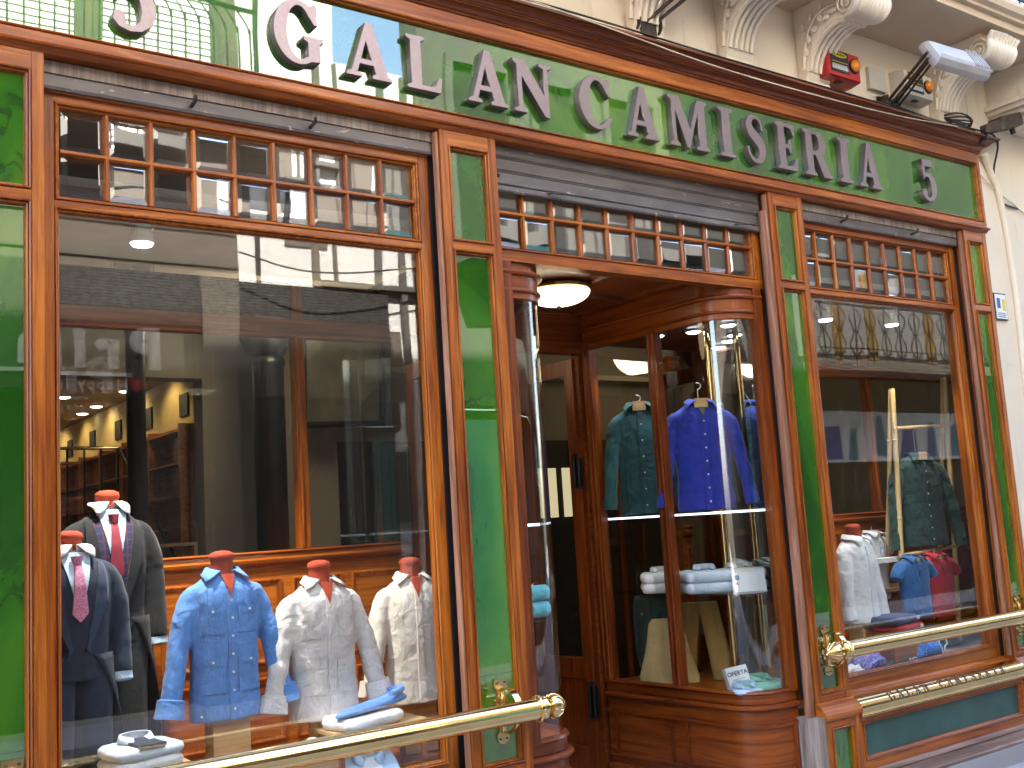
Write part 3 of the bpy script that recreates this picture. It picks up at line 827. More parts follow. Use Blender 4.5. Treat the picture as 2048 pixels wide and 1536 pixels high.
# remains of the roller shutters folded up over both windows
def shutter_bar(x0, x1, pegs, lab):
    t = thing('shutter_bar', lab, 'shutter', ((x0 + x1) / 2, 0.05, 3.45))
    cx = (x0 + x1) / 2
    m = MB(); m.prism([(0.0, 0.012), (0.004, 0.0), (0.022, 0.0), (0.026, 0.012), (0.02, 0.062), (0.006, 0.062)], 'x', x0 - cx + 0.004, x1 - cx - 0.004)
    m.build('slat', M['shutter'], t)
    m = MB(); m.box(x0 - cx + 0.004, x1 - cx - 0.004, 0.0, 0.016, 0.066, 0.118); m.build('slat', M['wood_old'], t)
    for x in pegs:
        MB().tube([(x - cx, 0.01, 0.03), (x - cx, -0.05, 0.036), (x - cx, -0.058, 0.06)], 0.009, 8).build('peg', M['iron_worn'], t, 60)
shutter_bar(0.889, 2.737, (1.50, 2.06), 'raised grey shutter bar with two pegs above the left window')
shutter_bar(5.493, 7.346, (5.95, 6.75), 'raised grey shutter bar with two pegs above the right window')
# entrance: roller shutter, transom lights, beam
t = thing('roller_shutter', 'worn grey roller shutter rolled up above the shop entrance', 'shutter', (4.1, 0.06, 3.32))
m = MB(); m.prism([(0.0, 0.0), (0.014, 0.0), (0.018, 0.03), (0.012, 0.036), (0.0, 0.036), (-0.006, 0.028), (-0.006, 0.008)], 'x', -1.0, 1.045); m.build('bottom_rail', M['shutter'], t)
for k in range(3):
    z = 0.038 + k * 0.0745
    m = MB(); m.prism([(0.012, z), (-0.004, z), (-0.008, z + 0.006), (-0.004, z + 0.012), (0.001, z + 0.014), (0.001, z + 0.066), (-0.004, z + 0.069), (-0.002, z + 0.0735), (0.012, z + 0.0735)], 'x', -1.0, 1.045)
    m.build('slat', M['shutter'], t)
for x, z in ((-0.975, 0.085), (1.015, 0.085)):
    MB().sphere((x, 0.0, z), 0.011, 8, 6).build('rivet', M['iron_worn'], t, 60)
for x, d in ((-0.66, 1), (0.80, 1)):
    MB().tube([(x, -0.002, 0.022), (x + 0.02, -0.03, 0.024), (x + 0.09, -0.034, 0.026)], 0.006, 8).build('handle', M['iron_worn'], t, 60)
ent = group_part('entrance_head', shop)
boxes('beam', ((3.076, 5.171, 0.085, 0.16, 2.955, 3.012), (3.076, 5.171, 0.086, 0.16, 3.425, 3.57)), M['wood_h'], ent)
boxes('stile', ((3.076, 3.082, 0.085, 0.16, 3.0125, 3.4245), (5.085, 5.171, 0.085, 0.16, 3.0125, 3.4245)), M['wood_v'], ent)
MB().frame(3.082, 5.085, 3.0125, 3.4245, [(a, y + 0.087) for a, y in GBEAD]).build('moulding', M['wood_h'], ent, 30)
transom(ent, 3.10, 5.065, 3.032, 3.405, 10, 0.095)
# ------------------------------------------------------------------ raised serif letters
def arc(cx, cy, rx, ry, a0, a1, n=16):
    return [(cx + rx * math.cos(math.radians(lerp(a0, a1, k / n))), cy + ry * math.sin(math.radians(lerp(a0, a1, k / n)))) for k in range(n + 1)]
def stroke(path, half):
    P = crom([(x, y, 0) for x, y in path], 5)
    n = len(P); L, Rr = [], []
    for i, p in enumerate(P):
        d = (P[min(i + 1, n - 1)] - P[max(i - 1, 0)]).normalized()
        t = i / (n - 1) * (len(half) - 1)
        a = int(min(t, len(half) - 2)); h = lerp(half[a], half[a + 1], t - a)
        L.append((p.x - d.y * h, p.y + d.x * h)); Rr.append((p.x + d.y * h, p.y - d.x * h))
    return L + Rr[::-1]
SER = [(0, 0.95), (0.08, 0.91), (0.08, 0.09), (0, 0.05)]
GLY = {
 'I': (0.36, [[(0, 0), (.36, 0), (.36, .05), (.28, .09), (.28, .91), (.36, .95), (.36, 1), (0, 1)] + SER]),
 'L': (0.68, [[(0, 0), (.64, 0), (.68, .28), (.63, .28), (.54, .11), (.46, .08), (.28, .08), (.28, .91), (.36, .95), (.36, 1), (0, 1)] + SER]),
 'E': (0.66, [[(0, 0), (.62, 0), (.66, .27), (.61, .27), (.52, .11), (.44, .08), (.28, .08), (.28, .46), (.38, .46), (.43, .35), (.48, .35), (.48, .66), (.43, .66), (.38, .55), (.28, .55), (.28, .92), (.42, .92), (.51, .89), (.57, .75), (.62, .75), (.60, 1), (0, 1)] + SER]),
 'A': (0.92, [[(0, 0), (.30, 0), (.30, .05), (.215, .08), (.265, .24), (.55, .24), (.595, .09), (.52, .05), (.52, 0), (.92, 0), (.92, .05), (.84, .08), (.54, 1.02), (.41, 1.02), (.10, .09), (0, .05)], [(.295, .33), (.52, .33), (.41, .69)]]),
 'N': (0.92, [[(0, 0), (.28, 0), (.28, .05), (.185, .09), (.185, .70), (.70, -.02), (.80, -.02), (.80, .91), (.90, .95), (.90, 1), (.60, 1), (.60, .95), (.705, .91), (.705, .37), (.27, 1), (0, 1), (0, .95), (.09, .90), (.09, .09), (0, .05)]]),
 'M': (1.10, [[(0, 0), (.27, 0), (.27, .05), (.18, .09), (.18, .74), (.46, 0), (.53, 0), (.82, .75), (.82, .09), (.74, .05), (.74, 0), (1.10, 0), (1.10, .05), (1.02, .09), (1.02, .91), (1.10, .95), (1.10, 1), (.82, 1), (.575, .37), (.31, 1), (0, 1), (0, .95), (.09, .91), (.09, .09), (0, .05)]]),
 'C': (0.80, [[(.73, .98), (.73, .99), (.77, .99), (.78, .66), (.73, .66)] + arc(.46, .5, .235, .44, 42, 305, 22) + [(.76, .27), (.80, .22)] + arc(.43, .5, .43, .52, 312, 60, 26)]),
 'G': (0.90, [[(.74, .99), (.78, .99), (.79, .66), (.74, .66)] + arc(.46, .5, .235, .44, 42, 295, 22) + [(.62, .13), (.62, .36), (.54, .40), (.54, .45), (.90, .45), (.90, .40), (.83, .36), (.83, .07)] + arc(.44, .5, .44, .52, 300, 60, 24)]),
 'S': (0.66, [stroke([(.565, .70), (.54, .85), (.45, .945), (.33, .965), (.20, .91), (.15, .77), (.22, .63), (.36, .52), (.49, .40), (.53, .24), (.45, .09), (.31, .035), (.17, .08), (.09, .20), (.07, .32)], [.03, .025, .03, .04, .07, .10, .115, .12, .115, .10, .075, .045, .03, .025, .032])]),
 'R': (0.90, [[(0, 0), (.36, 0), (.36, .05), (.28, .09), (.28, .46), (.37, .46), (.60, 0), (.90, 0), (.90, .05), (.84, .08), (.60, .48), (.69, .55), (.735, .66), (.735, .78), (.68, .90), (.58, .975), (.44, 1), (0, 1)] + SER, [(.28, .55), (.40, .55), (.49, .61), (.525, .73), (.50, .85), (.42, .92), (.28, .92)]]),
 '5': (0.68, [[(.12, 1), (.60, 1), (.57, .84), (.22, .84), (.20, .655), (.32, .685), (.46, .665), (.59, .57), (.66, .43), (.665, .28), (.60, .12), (.46, .01), (.28, -.02), (.12, .03), (.03, .13), (.05, .24), (.14, .27), (.21, .22), (.20, .12), (.26, .06), (.35, .07), (.43, .16), (.46, .30), (.43, .46), (.36, .56), (.26, .585), (.18, .55), (.12, .48)]]),
}
def glyph_mesh(ch, ext, bev=0.0):
    w, polys = GLY[ch]
    cu = bpy.data.curves.new('letter', 'CURVE'); cu.dimensions = '2D'; cu.fill_mode = 'BOTH'; cu.extrude = ext; cu.bevel_depth = bev; cu.bevel_resolution = 1
    for poly in polys:
        s = cu.splines.new('POLY'); s.points.add(len(poly) - 1); s.use_cyclic_u = True
        for p, (x, y) in zip(s.points, poly): p.co = (x - w / 2, y, 0, 1)
    o = bpy.data.objects.new('letter', cu); COL.objects.link(o)
    dg = bpy.context.evaluated_depsgraph_get()
    me = bpy.data.meshes.new_from_object(o.evaluated_get(dg))
    bpy.data.objects.remove(o)
    return me
SIGN = [('5', 1.24, .33), ('G', 1.985, .300), ('A', 2.345, .272), ('L', 2.655, .276), ('A', 3.035, .285), ('N', 3.335, .292), ('C', 3.765, .300), ('A', 4.115, .303), ('M', 4.490, .312), ('I', 4.815, .314),
        ('S', 5.075, .312), ('E', 5.370, .312), ('R', 5.680, .312), ('I', 5.965, .312), ('A', 6.235, .316), ('5', 6.930, .31)]
WID = {'A': .245, 'L': .20, 'N': .265, 'C': .235, 'M': .325, 'I': .125, 'S': .185, 'E': .195, 'R': .27, '5': .19, 'G': .245}
for ch, x, hgt in SIGN:
    me = glyph_mesh(ch, 0.017, 0.005)
    w = GLY[ch][0]
    sx = WID[ch] / w
    zb = 3.676 + lerp(.078, .058, (x - 1.2) / 5.7)
    if ch == '5' and x < 2: zb, hgt = 3.735, .30
    mw = Matrix.Translation((x, -0.004, zb)) @ FRONT @ Matrix.Diagonal((sx, hgt, 1, 1))
    put_mesh('letter', me, M['letter'], shop, mw)
# the same words engraved round the brass sills
def engrave(bo, x0, x1):
    words = 'GALAN CAMISERIA'
    adv = (x1 - x0) / (len(words) + 0.6)
    x = x0 + adv
    for ch in words:
        if ch != ' ':
            me = glyph_mesh(ch, 0.0008)
            bm = bmesh.new(); bm.from_mesh(me)       # cut across so that the strokes can bend
            for q in range(1, 12):
                bmesh.ops.bisect_plane(bm, geom=bm.verts[:] + bm.edges[:] + bm.faces[:], plane_co=(0, q / 12, 0), plane_no=(0, 1, 0))
            bm.to_mesh(me); bm.free()
            w = GLY[ch][0]
            for v in me.vertices:
                u, k, d = v.co
                t = lerp(1.45, 0.25, (k + 0.02) / 1.06)
                rr = 1.0 + 0.02 + d * 12
                v.co = (x + u * adv * 0.66 / max(w, .62), -0.012 - 0.062 * rr * math.sin(t), 0.345 + 0.060 * rr * math.cos(t))
            put_mesh('engraved_letter', me, M['engraved'], bo)
        x += adv
engrave(sill3, 5.72, 7.12)
engrave(sill1, 1.15, 2.45)

# ------------------------------------------------------------------ brass guard rails
def bracket(root, x):
    zc, yb, yr = 0.72, 0.026, -0.12
    b = MB()
    out = [(0, .862), (.034, .860), (.040, .842), (.036, .822), (.024, .805), (.020, .79), (.034, .765), (.036, .74), (.020, .715), (.034, .69), (.036, .665), (.020, .64), (.019, .622), (.034, .605), (.036, .585), (.026, .566), (0, .558)]
    pts = [(x + a, z) for a, z in out] + [(x - a, z) for a, z in out[-2:0:-1]]
    b.prism(pts, 'y', yb - 0.007, yb + 0.001)
    bo = b.build('bracket', M['brass_dull'], root)
    s = MB()
    for dx, z in ((-.022, .843), (.022, .843), (-.018, .583), (.018, .583)):
        s.sphere((x + dx, yb - 0.008, z), 0.006, 8, 4)
    s.build('screw', M['iron_worn'], bo, 60)
    m = MB()
    m.tube([(x, yb - 0.012, .80), (x, yb - 0.014, .70), (x, yb - 0.012, .62)], [0.014, 0.011, 0.013], 10)
    p = crom([(x, yb - 0.006, .808), (x, -0.03, .822), (x, -0.075, .812), (x, -0.108, .785), (x, -0.122, .762)], 5)
    m.loft([[(x - 0.017, q.y - 0.004, q.z - 0.003), (x + 0.017, q.y - 0.004, q.z - 0.003), (x + 0.017, q.y + 0.003, q.z + 0.004), (x - 0.017, q.y + 0.003, q.z + 0.004)] for q in p])
    m.tube([(x - 0.006, yb - 0.008, .735), (x - 0.006, -0.09, .735)], 0.006, 8)
    m.tube([(x - 0.006, yb - 0.008, .655), (x - 0.006, -0.09, .69)], 0.006, 8)
    m.tube(crom([(x, yb - 0.006, .62), (x, -0.03, .618), (x, -0.08, .645), (x, -0.11, .676)], 4), 0.009, 8)
    m.build('arm', M['brass'], bo, 50)
def rail(label, x0, x1, brs, caps):
    root = thing('guard_rail', label, 'brass rail', (0, 0, 0), 0, 'brass rails guarding the shop windows')
    y, z, r = -0.12, 0.72, 0.050
    m = MB(); m.lathe([(r, x0), (r, x1)], (0, y, z), 'x', 28); m.build('tube', M['brass'], root, 30)
    for x, d in caps:
        f = MB()
        pr = [(0.050, -0.03), (0.058, -0.028), (0.061, -0.018), (0.058, -0.008), (0.050, -0.005), (0.055, 0.004), (0.057, 0.014), (0.048, 0.022), (0.026, 0.026), (0.022, 0.034), (0.026, 0.042), (0.046, 0.052), (0.055, 0.068), (0.054, 0.084), (0.044, 0.106), (0.028, 0.126), (0.010, 0.140), (0.0, 0.146)]
        if d < 0: pr = [(a, -h) for a, h in pr][::-1]
        f.lathe([(a, x + h) for a, h in pr], (0, y, z), 'x', 28)
        fo = f.build('finial', M['brass'], root, 30)
        g = MB()
        for k in range(10):
            a = 2 * math.pi * k / 10
            g.tube([(x + d * h, y + (rr + 0.001) * math.cos(a + h * 4), z + (rr + 0.001) * math.sin(a + h * 4)) for rr, h in ((.046, .052), (.055, .068), (.054, .084), (.044, .106), (.028, .126), (.010, .140))], 0.005, 6)
        for k in range(18):
            a = 2 * math.pi * k / 18
            g.tube([(x + d * h, y + rr * math.cos(a), z + rr * math.sin(a)) for rr, h in ((.053, -.026), (.061, -.016), (.053, -.006))], 0.004, 6)
        g.build('leaf_ridge', M['brass'], fo, 60)
    for x in brs: bracket(root, x)
rail('thick brass guard rail with leaf bud end in front of the left window', -1.4, 3.03, (0.775, 2.925), ((3.05, 1),))
rail('brass guard rail with bud ends across the right window', 5.33, 7.72, (5.335, 7.505), ((5.31, -1), (7.74, 1)))

# ------------------------------------------------------------------ entrance recess
VR = [(5.115, 0.10), (4.98, 0.10)]
for k in range(1, 10):
    a = k / 9 * math.pi / 2
    VR.append((4.98 - 0.225 * math.sin(a), 0.325 - 0.225 * math.cos(a)))
VR += [(4.74, 0.72), (4.695, 1.36)]
def off(poly, d, flip=1):
    out = []
    n = len(poly)
    for i, p in enumerate(poly):
        a = Vector(poly[max(i - 1, 0)] + (0,)); b = Vector(poly[min(i + 1, n - 1)] + (0,))
        t = (b - a).normalized()
        nrm = Vector((-t.y, t.x, 0)) * flip              # outward, towards street and passage
        out.append((p[0] - nrm.x * d, p[1] - nrm.y * d))
    return out
def wallstrip(poly, d0, d1, z0, z1, flip):
    A, B = off(poly, d0, flip), off(poly, d1, flip)
    m = MB()
    rings = [[(a[0], a[1], z0), (b[0], b[1], z0), (b[0], b[1], z1), (a[0], a[1], z1)] for a, b in zip(A, B)]
    return m.loft(rings)
def cabinet(label, poly, flip, right):
    t = thing('display_cabinet', label, 'display cabinet', (0, 0, 0), 0, 'curved glass cabinets beside the entrance')
    f = -flip
    wallstrip(poly, 0.0, -0.05, -0.10, 0.405, f).build('plinth', M['wood_c_shaded'], t, 50)
    wallstrip(poly, 0.03, -0.05, -0.12, -0.02, f).build('skirting', M['wood_c_shaded'], t, 50)
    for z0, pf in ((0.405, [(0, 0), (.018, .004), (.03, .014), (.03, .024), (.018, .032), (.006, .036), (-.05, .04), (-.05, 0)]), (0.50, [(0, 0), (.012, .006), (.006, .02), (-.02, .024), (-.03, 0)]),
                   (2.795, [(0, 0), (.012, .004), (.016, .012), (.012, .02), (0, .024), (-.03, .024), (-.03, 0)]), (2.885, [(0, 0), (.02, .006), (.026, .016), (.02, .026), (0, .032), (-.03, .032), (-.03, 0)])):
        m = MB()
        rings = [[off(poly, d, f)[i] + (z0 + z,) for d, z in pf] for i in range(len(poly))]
        m.loft(rings).build('moulding', M['wood_c_shaded'], t, 30)
    wallstrip(poly, 0.0, -0.05, 0.4455, 0.4995, f).build('rail', M['wood_c_shaded'], t, 50)
    wallstrip(poly, 0.0, -0.05, 2.762, 3.02, f).build('cornice', M['wood_c_shaded'], t, 50)
    cpoly = off(poly, 0, f)
    wallstrip(off(poly, -0.012, f), 0.0, -0.006, 0.515, 2.763, f).build('curved_pane', M['glass_curved'], t, 50)
    def post(i0, w, y0=0):
        p = Vector(poly[i0] + (0,)); q = Vector(poly[i0 - 1] + (0,)); d = (q - p).normalized()
        return p, d
    s = 1 if right else -1
    ins = 1 if right else -1
    for (px, py, wx, wy) in ((poly[-2][0], poly[-2][1], 0.05, 0.085), (poly[-1][0], poly[-1][1] - 0.02, 0.06, 0.09)):
        x0, x1 = sorted((px - ins * 0.004, px + ins * wx))
        m = MB(); m.box(x0, x1, py - wy / 2, py + wy / 2, 0.4995, 2.80)
        m.tube([(px - ins * 0.004, py - wy / 4, 0.52), (px - ins * 0.004, py - wy / 4, 2.76)], 0.008, 8)
        m.tube([(px - ins * 0.004, py + wy / 4, 0.52), (px - ins * 0.004, py + wy / 4, 2.76)], 0.008, 8)
        m.build('post', M['wood_shaded'], t, 40)
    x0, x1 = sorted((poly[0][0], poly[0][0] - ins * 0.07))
    MB().box(x0, x1, 0.085, 0.15, 0.4995, 2.955).build('post', M['wood_shaded'], t)
    # raised panels on the plinth
    def strip(i0, i1, z0, z1):
        sub = poly[i0:i1]
        for a, b in ((z0, z0 + 0.022), (z1 - 0.022, z1)):
            wallstrip(sub, 0.012, 0.001, a, b, f).build('panel_moulding', M['wood_c_shaded'], t, 50)
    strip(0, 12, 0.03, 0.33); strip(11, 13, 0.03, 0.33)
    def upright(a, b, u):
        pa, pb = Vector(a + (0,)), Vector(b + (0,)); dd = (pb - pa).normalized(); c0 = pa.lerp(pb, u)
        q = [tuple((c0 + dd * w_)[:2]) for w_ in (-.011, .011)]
        wallstrip(q, 0.012, 0.001, 0.0525, 0.3075, f).build('panel_moulding', M['wood_shaded'], t)
    upright(poly[0], poly[1], .35); upright(poly[-3], poly[-2], .86); upright(poly[-2], poly[-1], .12); upright(poly[-2], poly[-1], .88)
    # inside
    back = 1.36
    xo = 5.30 if right else 2.95
    inner = off(poly, -0.055, f)
    pts = inner + [(xo, back), (xo, 0.16)]
    if not right: pass
    m = MB(); m.prism(pts, 'z', 0.46, 0.50); m.build('base_board', M['wood_h'], t)
    m = MB(); m.prism(pts, 'z', 2.80, 2.83); m.build('ceiling_board', M['wood_dark'], t)
    for z in (1.575, 1.075):
        i2 = off(poly, -0.075, f)
        m = MB(); m.prism(i2 + [(xo - ins * 0.06, back - 0.05), (xo - ins * 0.06, 0.18)], 'z', z, z + 0.010); sh = m.build('glass_shelf', M['glass_clear'], t)
        if z > 1.5:
            for k in range(2):
                j = (5, 11)[k]
            wallstrip(i2, 0.004, -0.004, z - 0.002, z + 0.011, f).build('lit_edge', M['strip'], sh, 50)
    MB().tube([(xo - ins * 0.14, 0.62, 0.50), (xo - ins * 0.14, 0.62, 2.80)], 0.022, 14).build('brass_post', M['brass'], t, 60)
    MB().box(*sorted((xo, xo + ins * 0.02)), 0.16, back, 0.5, 2.80).build('side_panel', M['mirror'] if right else M['glass_clear'], t)
    return t
VL = [(8.236 - x, y) for x, y in VR]
cabR = cabinet('curved corner glass cabinet on the right of the entrance holding blue shirts', VR, 1, True)
cabL = cabinet('narrow curved glass cabinet on the left of the entrance', VL, -1, False)
# recess ceiling with coffers, step, door frame
c = MB(); c.box(3.0, 5.24, 0.161, 1.50, 3.021, 3.06)
for x in (3.55, 4.11, 4.66):
    c.prism([(x - 0.04, 3.021), (x - 0.03, 3.0), (x + 0.03, 3.0), (x + 0.04, 3.021)], 'y', 0.17, 1.44)
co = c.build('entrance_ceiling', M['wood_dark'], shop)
for y in (0.30, 0.86, 1.40):
    for xa, xb in ((3.10, 3.509), (3.591, 4.069), (4.151, 4.619), (4.701, 5.15)):
        MB().prism([(y - 0.04, 3.0208), (y - 0.03, 3.001), (y + 0.03, 3.001), (y + 0.04, 3.0208)], 'x', xa, xb).build('coffer_bar', M['wood_dark'], co)
tag(MB().box(3.08, 5.17, 0.0, 1.42, -0.119, -0.10).build('threshold', M['stone']), kind='structure')
boxes('door_frame', ((3.50, 3.57, 1.39, 1.47, -0.1, 2.74), (4.665, 4.735, 1.391, 1.471, -0.1, 2.74), (3.50, 4.735, 1.385, 1.475, 2.7405, 3.02)), M['wood_dark'], shop)
def door(label, hx, sgn, ang):
    root = thing('entrance_door', label, 'door', (hx, 1.44, -0.09), ang)
    W, H = 0.54, 2.80
    m = MB()
    def bx(a, b, z0, z1, dd=0.0): m.box(*sorted((a * sgn, b * sgn)), -0.022 + dd, 0.022 - dd, z0, z1)
    bx(0.0, 0.085, 0, H); bx(W - 0.085, W, 0, H); bx(0.0852, W - 0.0852, 0, 0.16, 0.001); bx(0.0852, W - 0.0852, 0.60, 0.74, 0.001); bx(0.0852, W - 0.0852, H - 0.11, H, 0.001)
    m.build('leaf', M['wood_shaded'], root)
    m = MB(); bx(0.0852, W - 0.0852, 0.1605, 0.5995, 0.010); m.build('lower_panel', M['wood_shaded'], root)
    m = MB(); bx(0.0852, W - 0.0852, 0.7405, H - 0.1105, 0.018); m.build('pane', M['glass_clear'], root)
    hm = MB()
    for s2 in (-1, 1):
        hm.tube(crom([((W - 0.04) * sgn, s2 * 0.024, 1.02), ((W - 0.04) * sgn, s2 * 0.07, 1.05), ((W - 0.04) * sgn, s2 * 0.07, 1.22), ((W - 0.04) * sgn, s2 * 0.024, 1.25)], 4), 0.009, 8)
    hm.build('handle', M['brass'], root, 60)
    for z in (0.36, 1.9):
        g = MB(); g.box(*sorted((-0.035 * sgn, 0.05 * sgn)), -0.028, -0.0225, z, z + 0.20)
        for q in (-0.012, 0.03): g.lathe([(0.011, z - 0.01), (0.011, z + 0.21), (0.006, z + 0.215), (0.011, z + 0.23), (0.0, z + 0.242)], (q * sgn, -0.038, 0), 'z', 10)
        g.build('hinge', M['iron'], root, 40)
    return root
door('narrow glazed mahogany door leaf folded open on the right of the doorway', 4.665, -1, math.radians(-83))
door('narrow glazed mahogany door leaf folded open on the left of the doorway', 3.57, 1, math.radians(83))

# ------------------------------------------------------------------ lamps
def point(name, loc, power, col, size=0.05, parent=None):
    l = bpy.data.lights.new(name, 'POINT'); l.energy = power; l.color = col; l.shadow_soft_size = size
    o = bpy.data.objects.new(name, l); COL.objects.link(o); o.location = loc
    if parent is not None: o.parent = parent
    return o
def spot(name, loc, tgt, power, col, ang=60, parent=None):
    l = bpy.data.lights.new(name, 'SPOT'); l.energy = power; l.color = col; l.spot_size = math.radians(ang); l.spot_blend = 0.6; l.shadow_soft_size = 0.04
    o = bpy.data.objects.new(name, l); COL.objects.link(o); o.location = loc
    d = Vector(tgt) - Vector(loc); o.rotation_euler = (-d).to_track_quat('Z', 'Y').to_euler()
    if parent is not None: o.parent = parent
    return o
t = thing('dome_lamp', 'lit frosted glass dome lamp on the entrance ceiling', 'ceiling lamp', (3.98, 0.70, 3.02))
m = MB(); m.lathe([(0.0, -0.0), (0.20, -0.0), (0.215, -0.018), (0.212, -0.036), (0.20, -0.04), (0.0, -0.04)], seg=40); m.build('rim', M['brass_dull'], t, 40)
m = MB(); m.lathe([(0.198, -0.0405)] + [(0.198 * math.cos(a), -0.0405 - 0.085 * math.sin(a)) for a in [k * 0.17 for k in range(1, 9)]] + [(0.0, -0.126)], seg=40); m.build('lamp_shade', M['lamp_glow'], t, 60)
m = MB(); m.lathe([(0.0, -0.126), (0.012, -0.127), (0.014, -0.134), (0.006, -0.142), (0.0, -0.146)], seg=12); m.build('finial', M['iron'], t, 60)
point('dome_lamp_light', (0, 0, -0.22), 0.14, (1.0, 0.72, 0.40), 0.15, t)

def track_spot(label, x, y, z, tgt, power):
    t = thing('spotlight', label, 'spotlight', (x, y, z), 0, 'white spotlights inside the windows')
    m = MB(); m.lathe([(0.0, 0.10), (0.05, 0.10), (0.052, 0.09), (0.052, 0.02), (0.045, 0.012), (0.045, 0.0), (0.055, -0.004), (0.055, -0.05), (0.0, -0.05)], seg=24); m.build('body', M['white_plastic'], t, 40)
    f = MB()
    for k in range(14):
        a = 2 * math.pi * k / 14
        f.box(-0.003, 0.003, -0.0025, 0.0025, 0.025, 0.088)
        n = len(f.v)
        for q in range(n - 8, n):
            px, py, pz = f.v[q]; px += 0.054
            f.v[q] = (px * math.cos(a) - py * math.sin(a), px * math.sin(a) + py * math.cos(a), pz)
    f.build('fin', M['white_plastic'], t)
    m = MB(); m.lathe([(0.05, -0.0505), (0.045, -0.060), (0.0, -0.066)], seg=24); m.build('lens', M['led'], t, 60)
    m = MB(); m.tube([(0, 0, 0.10), (0, 0, 0.16)], 0.012, 8); m.build('stem', M['white_plastic'], t, 60)
    spot('spotlight_light', (0, 0, -0.09), (tgt[0] - x, tgt[1] - y, tgt[2] - z), power, (1.0, 0.93, 0.82), 85, t)
track_spot('white finned spotlight hanging in the left window', 1.41, 0.50, 3.02, (1.75, 0.45, 1.1), 30)
track_spot('white spotlight nearer the door pillar in the right window', 6.27, 0.50, 2.96, (6.2, 0.4, 1.0), 7)
track_spot('white spotlight above the bamboo ladder in the right window', 7.06, 0.50, 2.97, (7.0, 0.5, 1.0), 6)
def downlight(label, x, y, z, r=0.06, mat='down', group='round downlights in the entrance cabinet'):
    t = thing('downlight', label, 'downlight', (x, y, z), 0, group)
    m = MB(); m.lathe([(r * 1.25, 0.0), (r * 1.25, -0.008), (r, -0.012)], seg=20); m.build('ring', M['alu'], t, 40)
    m = MB(); m.lathe([(r, -0.0125), (r * 0.7, -0.020), (0, -0.024)], seg=20); m.build('lens', M[mat], t, 60)
    return t
for k, (x, y, lb) in enumerate(((4.80, 1.12, 'first bright downlight from the door in the cabinet ceiling'), (4.95, 0.88, 'second bright downlight from the door in the cabinet ceiling'),
                            (5.10, 0.68, 'third downlight from the door in the cabinet ceiling'), (5.16, 0.42, 'downlight nearest the street in the cabinet ceiling'))):
    t = downlight(lb, x, y, 2.80, 0.05, 'led')
    spot('downlight_light', (0, 0, -0.04), (0, -0.02, -1), 1.0, (0.9, 0.95, 1.0), 95, t)
t = cabL
spot('cabinet_light', (3.3, 0.6, 2.78), (3.3, 0.6, 0), 0.6, (0.9, 0.95, 1.0), 95, t)

# ------------------------------------------------------------------ shop interior
IW = plaster('interior_wall', (0.30, 0.26, 0.20)); M['iwall'] = IW
M['iceil'] = plain('interior_ceiling', (0.42, 0.36, 0.27), 0.8, 0, 0.08)
M['icream'] = plain('cream_wall_band', (0.62, 0.47, 0.22), 0.8, 0, 0.1)
for q in ((2.72, 3.7, 3.5, 3.7, -0.12, 3.6), (-1.5, 2.7195, 3.5, 3.7, 2.82, 3.6), (3.7005, 9.5, 3.95, 4.1, -0.12, 3.6), (3.7, 3.82, 3.5, 3.949, -0.12, 3.6), (-1.5, 9.5, 10.1, 10.25, -0.12, 3.6), (-1.55, -1.501, 0.4, 10.25, -0.12, 3.6), (9.501, 9.55, 0.4, 10.25, -0.12, 3.6)):
    tag(MB().box(*q).build('wall', IW), kind='structure')
tag(MB().box(-1.5, 9.5, 1.5, 3.499, 3.42, 3.5).build('ceiling', M['iceil']), kind='structure')
tag(MB().box(-1.5, 9.5, 3.7, 10.1, 2.95, 3.0).build('ceiling', M['iceil']), kind='structure')
tag(MB().box(-1.5, 3.04, 0.25, 1.46, 3.12, 3.16).build('ceiling', M['iceil']), kind='structure')
tag(MB().box(5.24, 9.5, 0.25, 1.46, 3.10, 3.14).build('ceiling', M['iceil']), kind='structure')
# shelved side wall running into the depth
t = thing('shelving', 'warm lit shelving wall seen deep inside through the left window', 'shelving')
MB().box(2.76, 2.95, 3.72, 10.0, -0.1, 2.52).build('back_board', M['shelf_wood'], t)
MB().box(2.77, 2.96, 3.72, 10.0, 2.5205, 2.94).build('upper_band', M['icream'], t)
for k in range(6):
    y = 3.95 + k * 0.95
    MB().box(2.755, 2.769, y, y + 0.2, 2.60, 2.78).build('vent', M['dark_shop'], t)
for k in range(8):
    y = 3.75 + k * 0.78
    MB().box(2.62, 2.759, y, y + 0.03, -0.1, 2.51).build('upright', M['shelf_wood'], t)
    for j in range(10):
        MB().box(2.62, 2.759, y + 0.031, y + 0.779, 0.2 + j * 0.25, 0.215 + j * 0.25).build('shelf', M['shelf_wood'], t)
for y in (4.3, 5.25, 6.2, 7.15, 8.1):
    spot('shelf_light', (2.45, y, 2.92), (2.85, y, 2.3), 0.8, (1.0, 0.72, 0.34), 120, t)
for x, y, lb in ((2.19, 5.55, 'downlight far inside, leftmost above the railing'), (2.60, 5.1, 'downlight far inside nearest the shelving corner'), (2.62, 6.17, 'middle downlight far inside before the shelving'), (2.63, 6.75, 'downlight far inside just behind the middle one'), (2.64, 8.4, 'farthest downlight low at the left window edge')):
    downlight(lb, x, y, 2.949, 0.055, 'down', 'ceiling downlights deep in the shop')
point('hall_light', (1.2, 6.5, 2.6), 0.8, (1.0, 0.75, 0.42), 0.2, t)
t = thing('stair_railing', 'dark iron stair railing with brass handrail deep inside the left window', 'railing')
for q in ([(0.6, 4.6, 2.40), (2.4, 4.6, 2.40)], [(0.6, 4.6, 2.28), (2.1, 4.6, 2.28)]): MB().tube(q, 0.014, 8).build('handrail', M['brass'], t, 60)
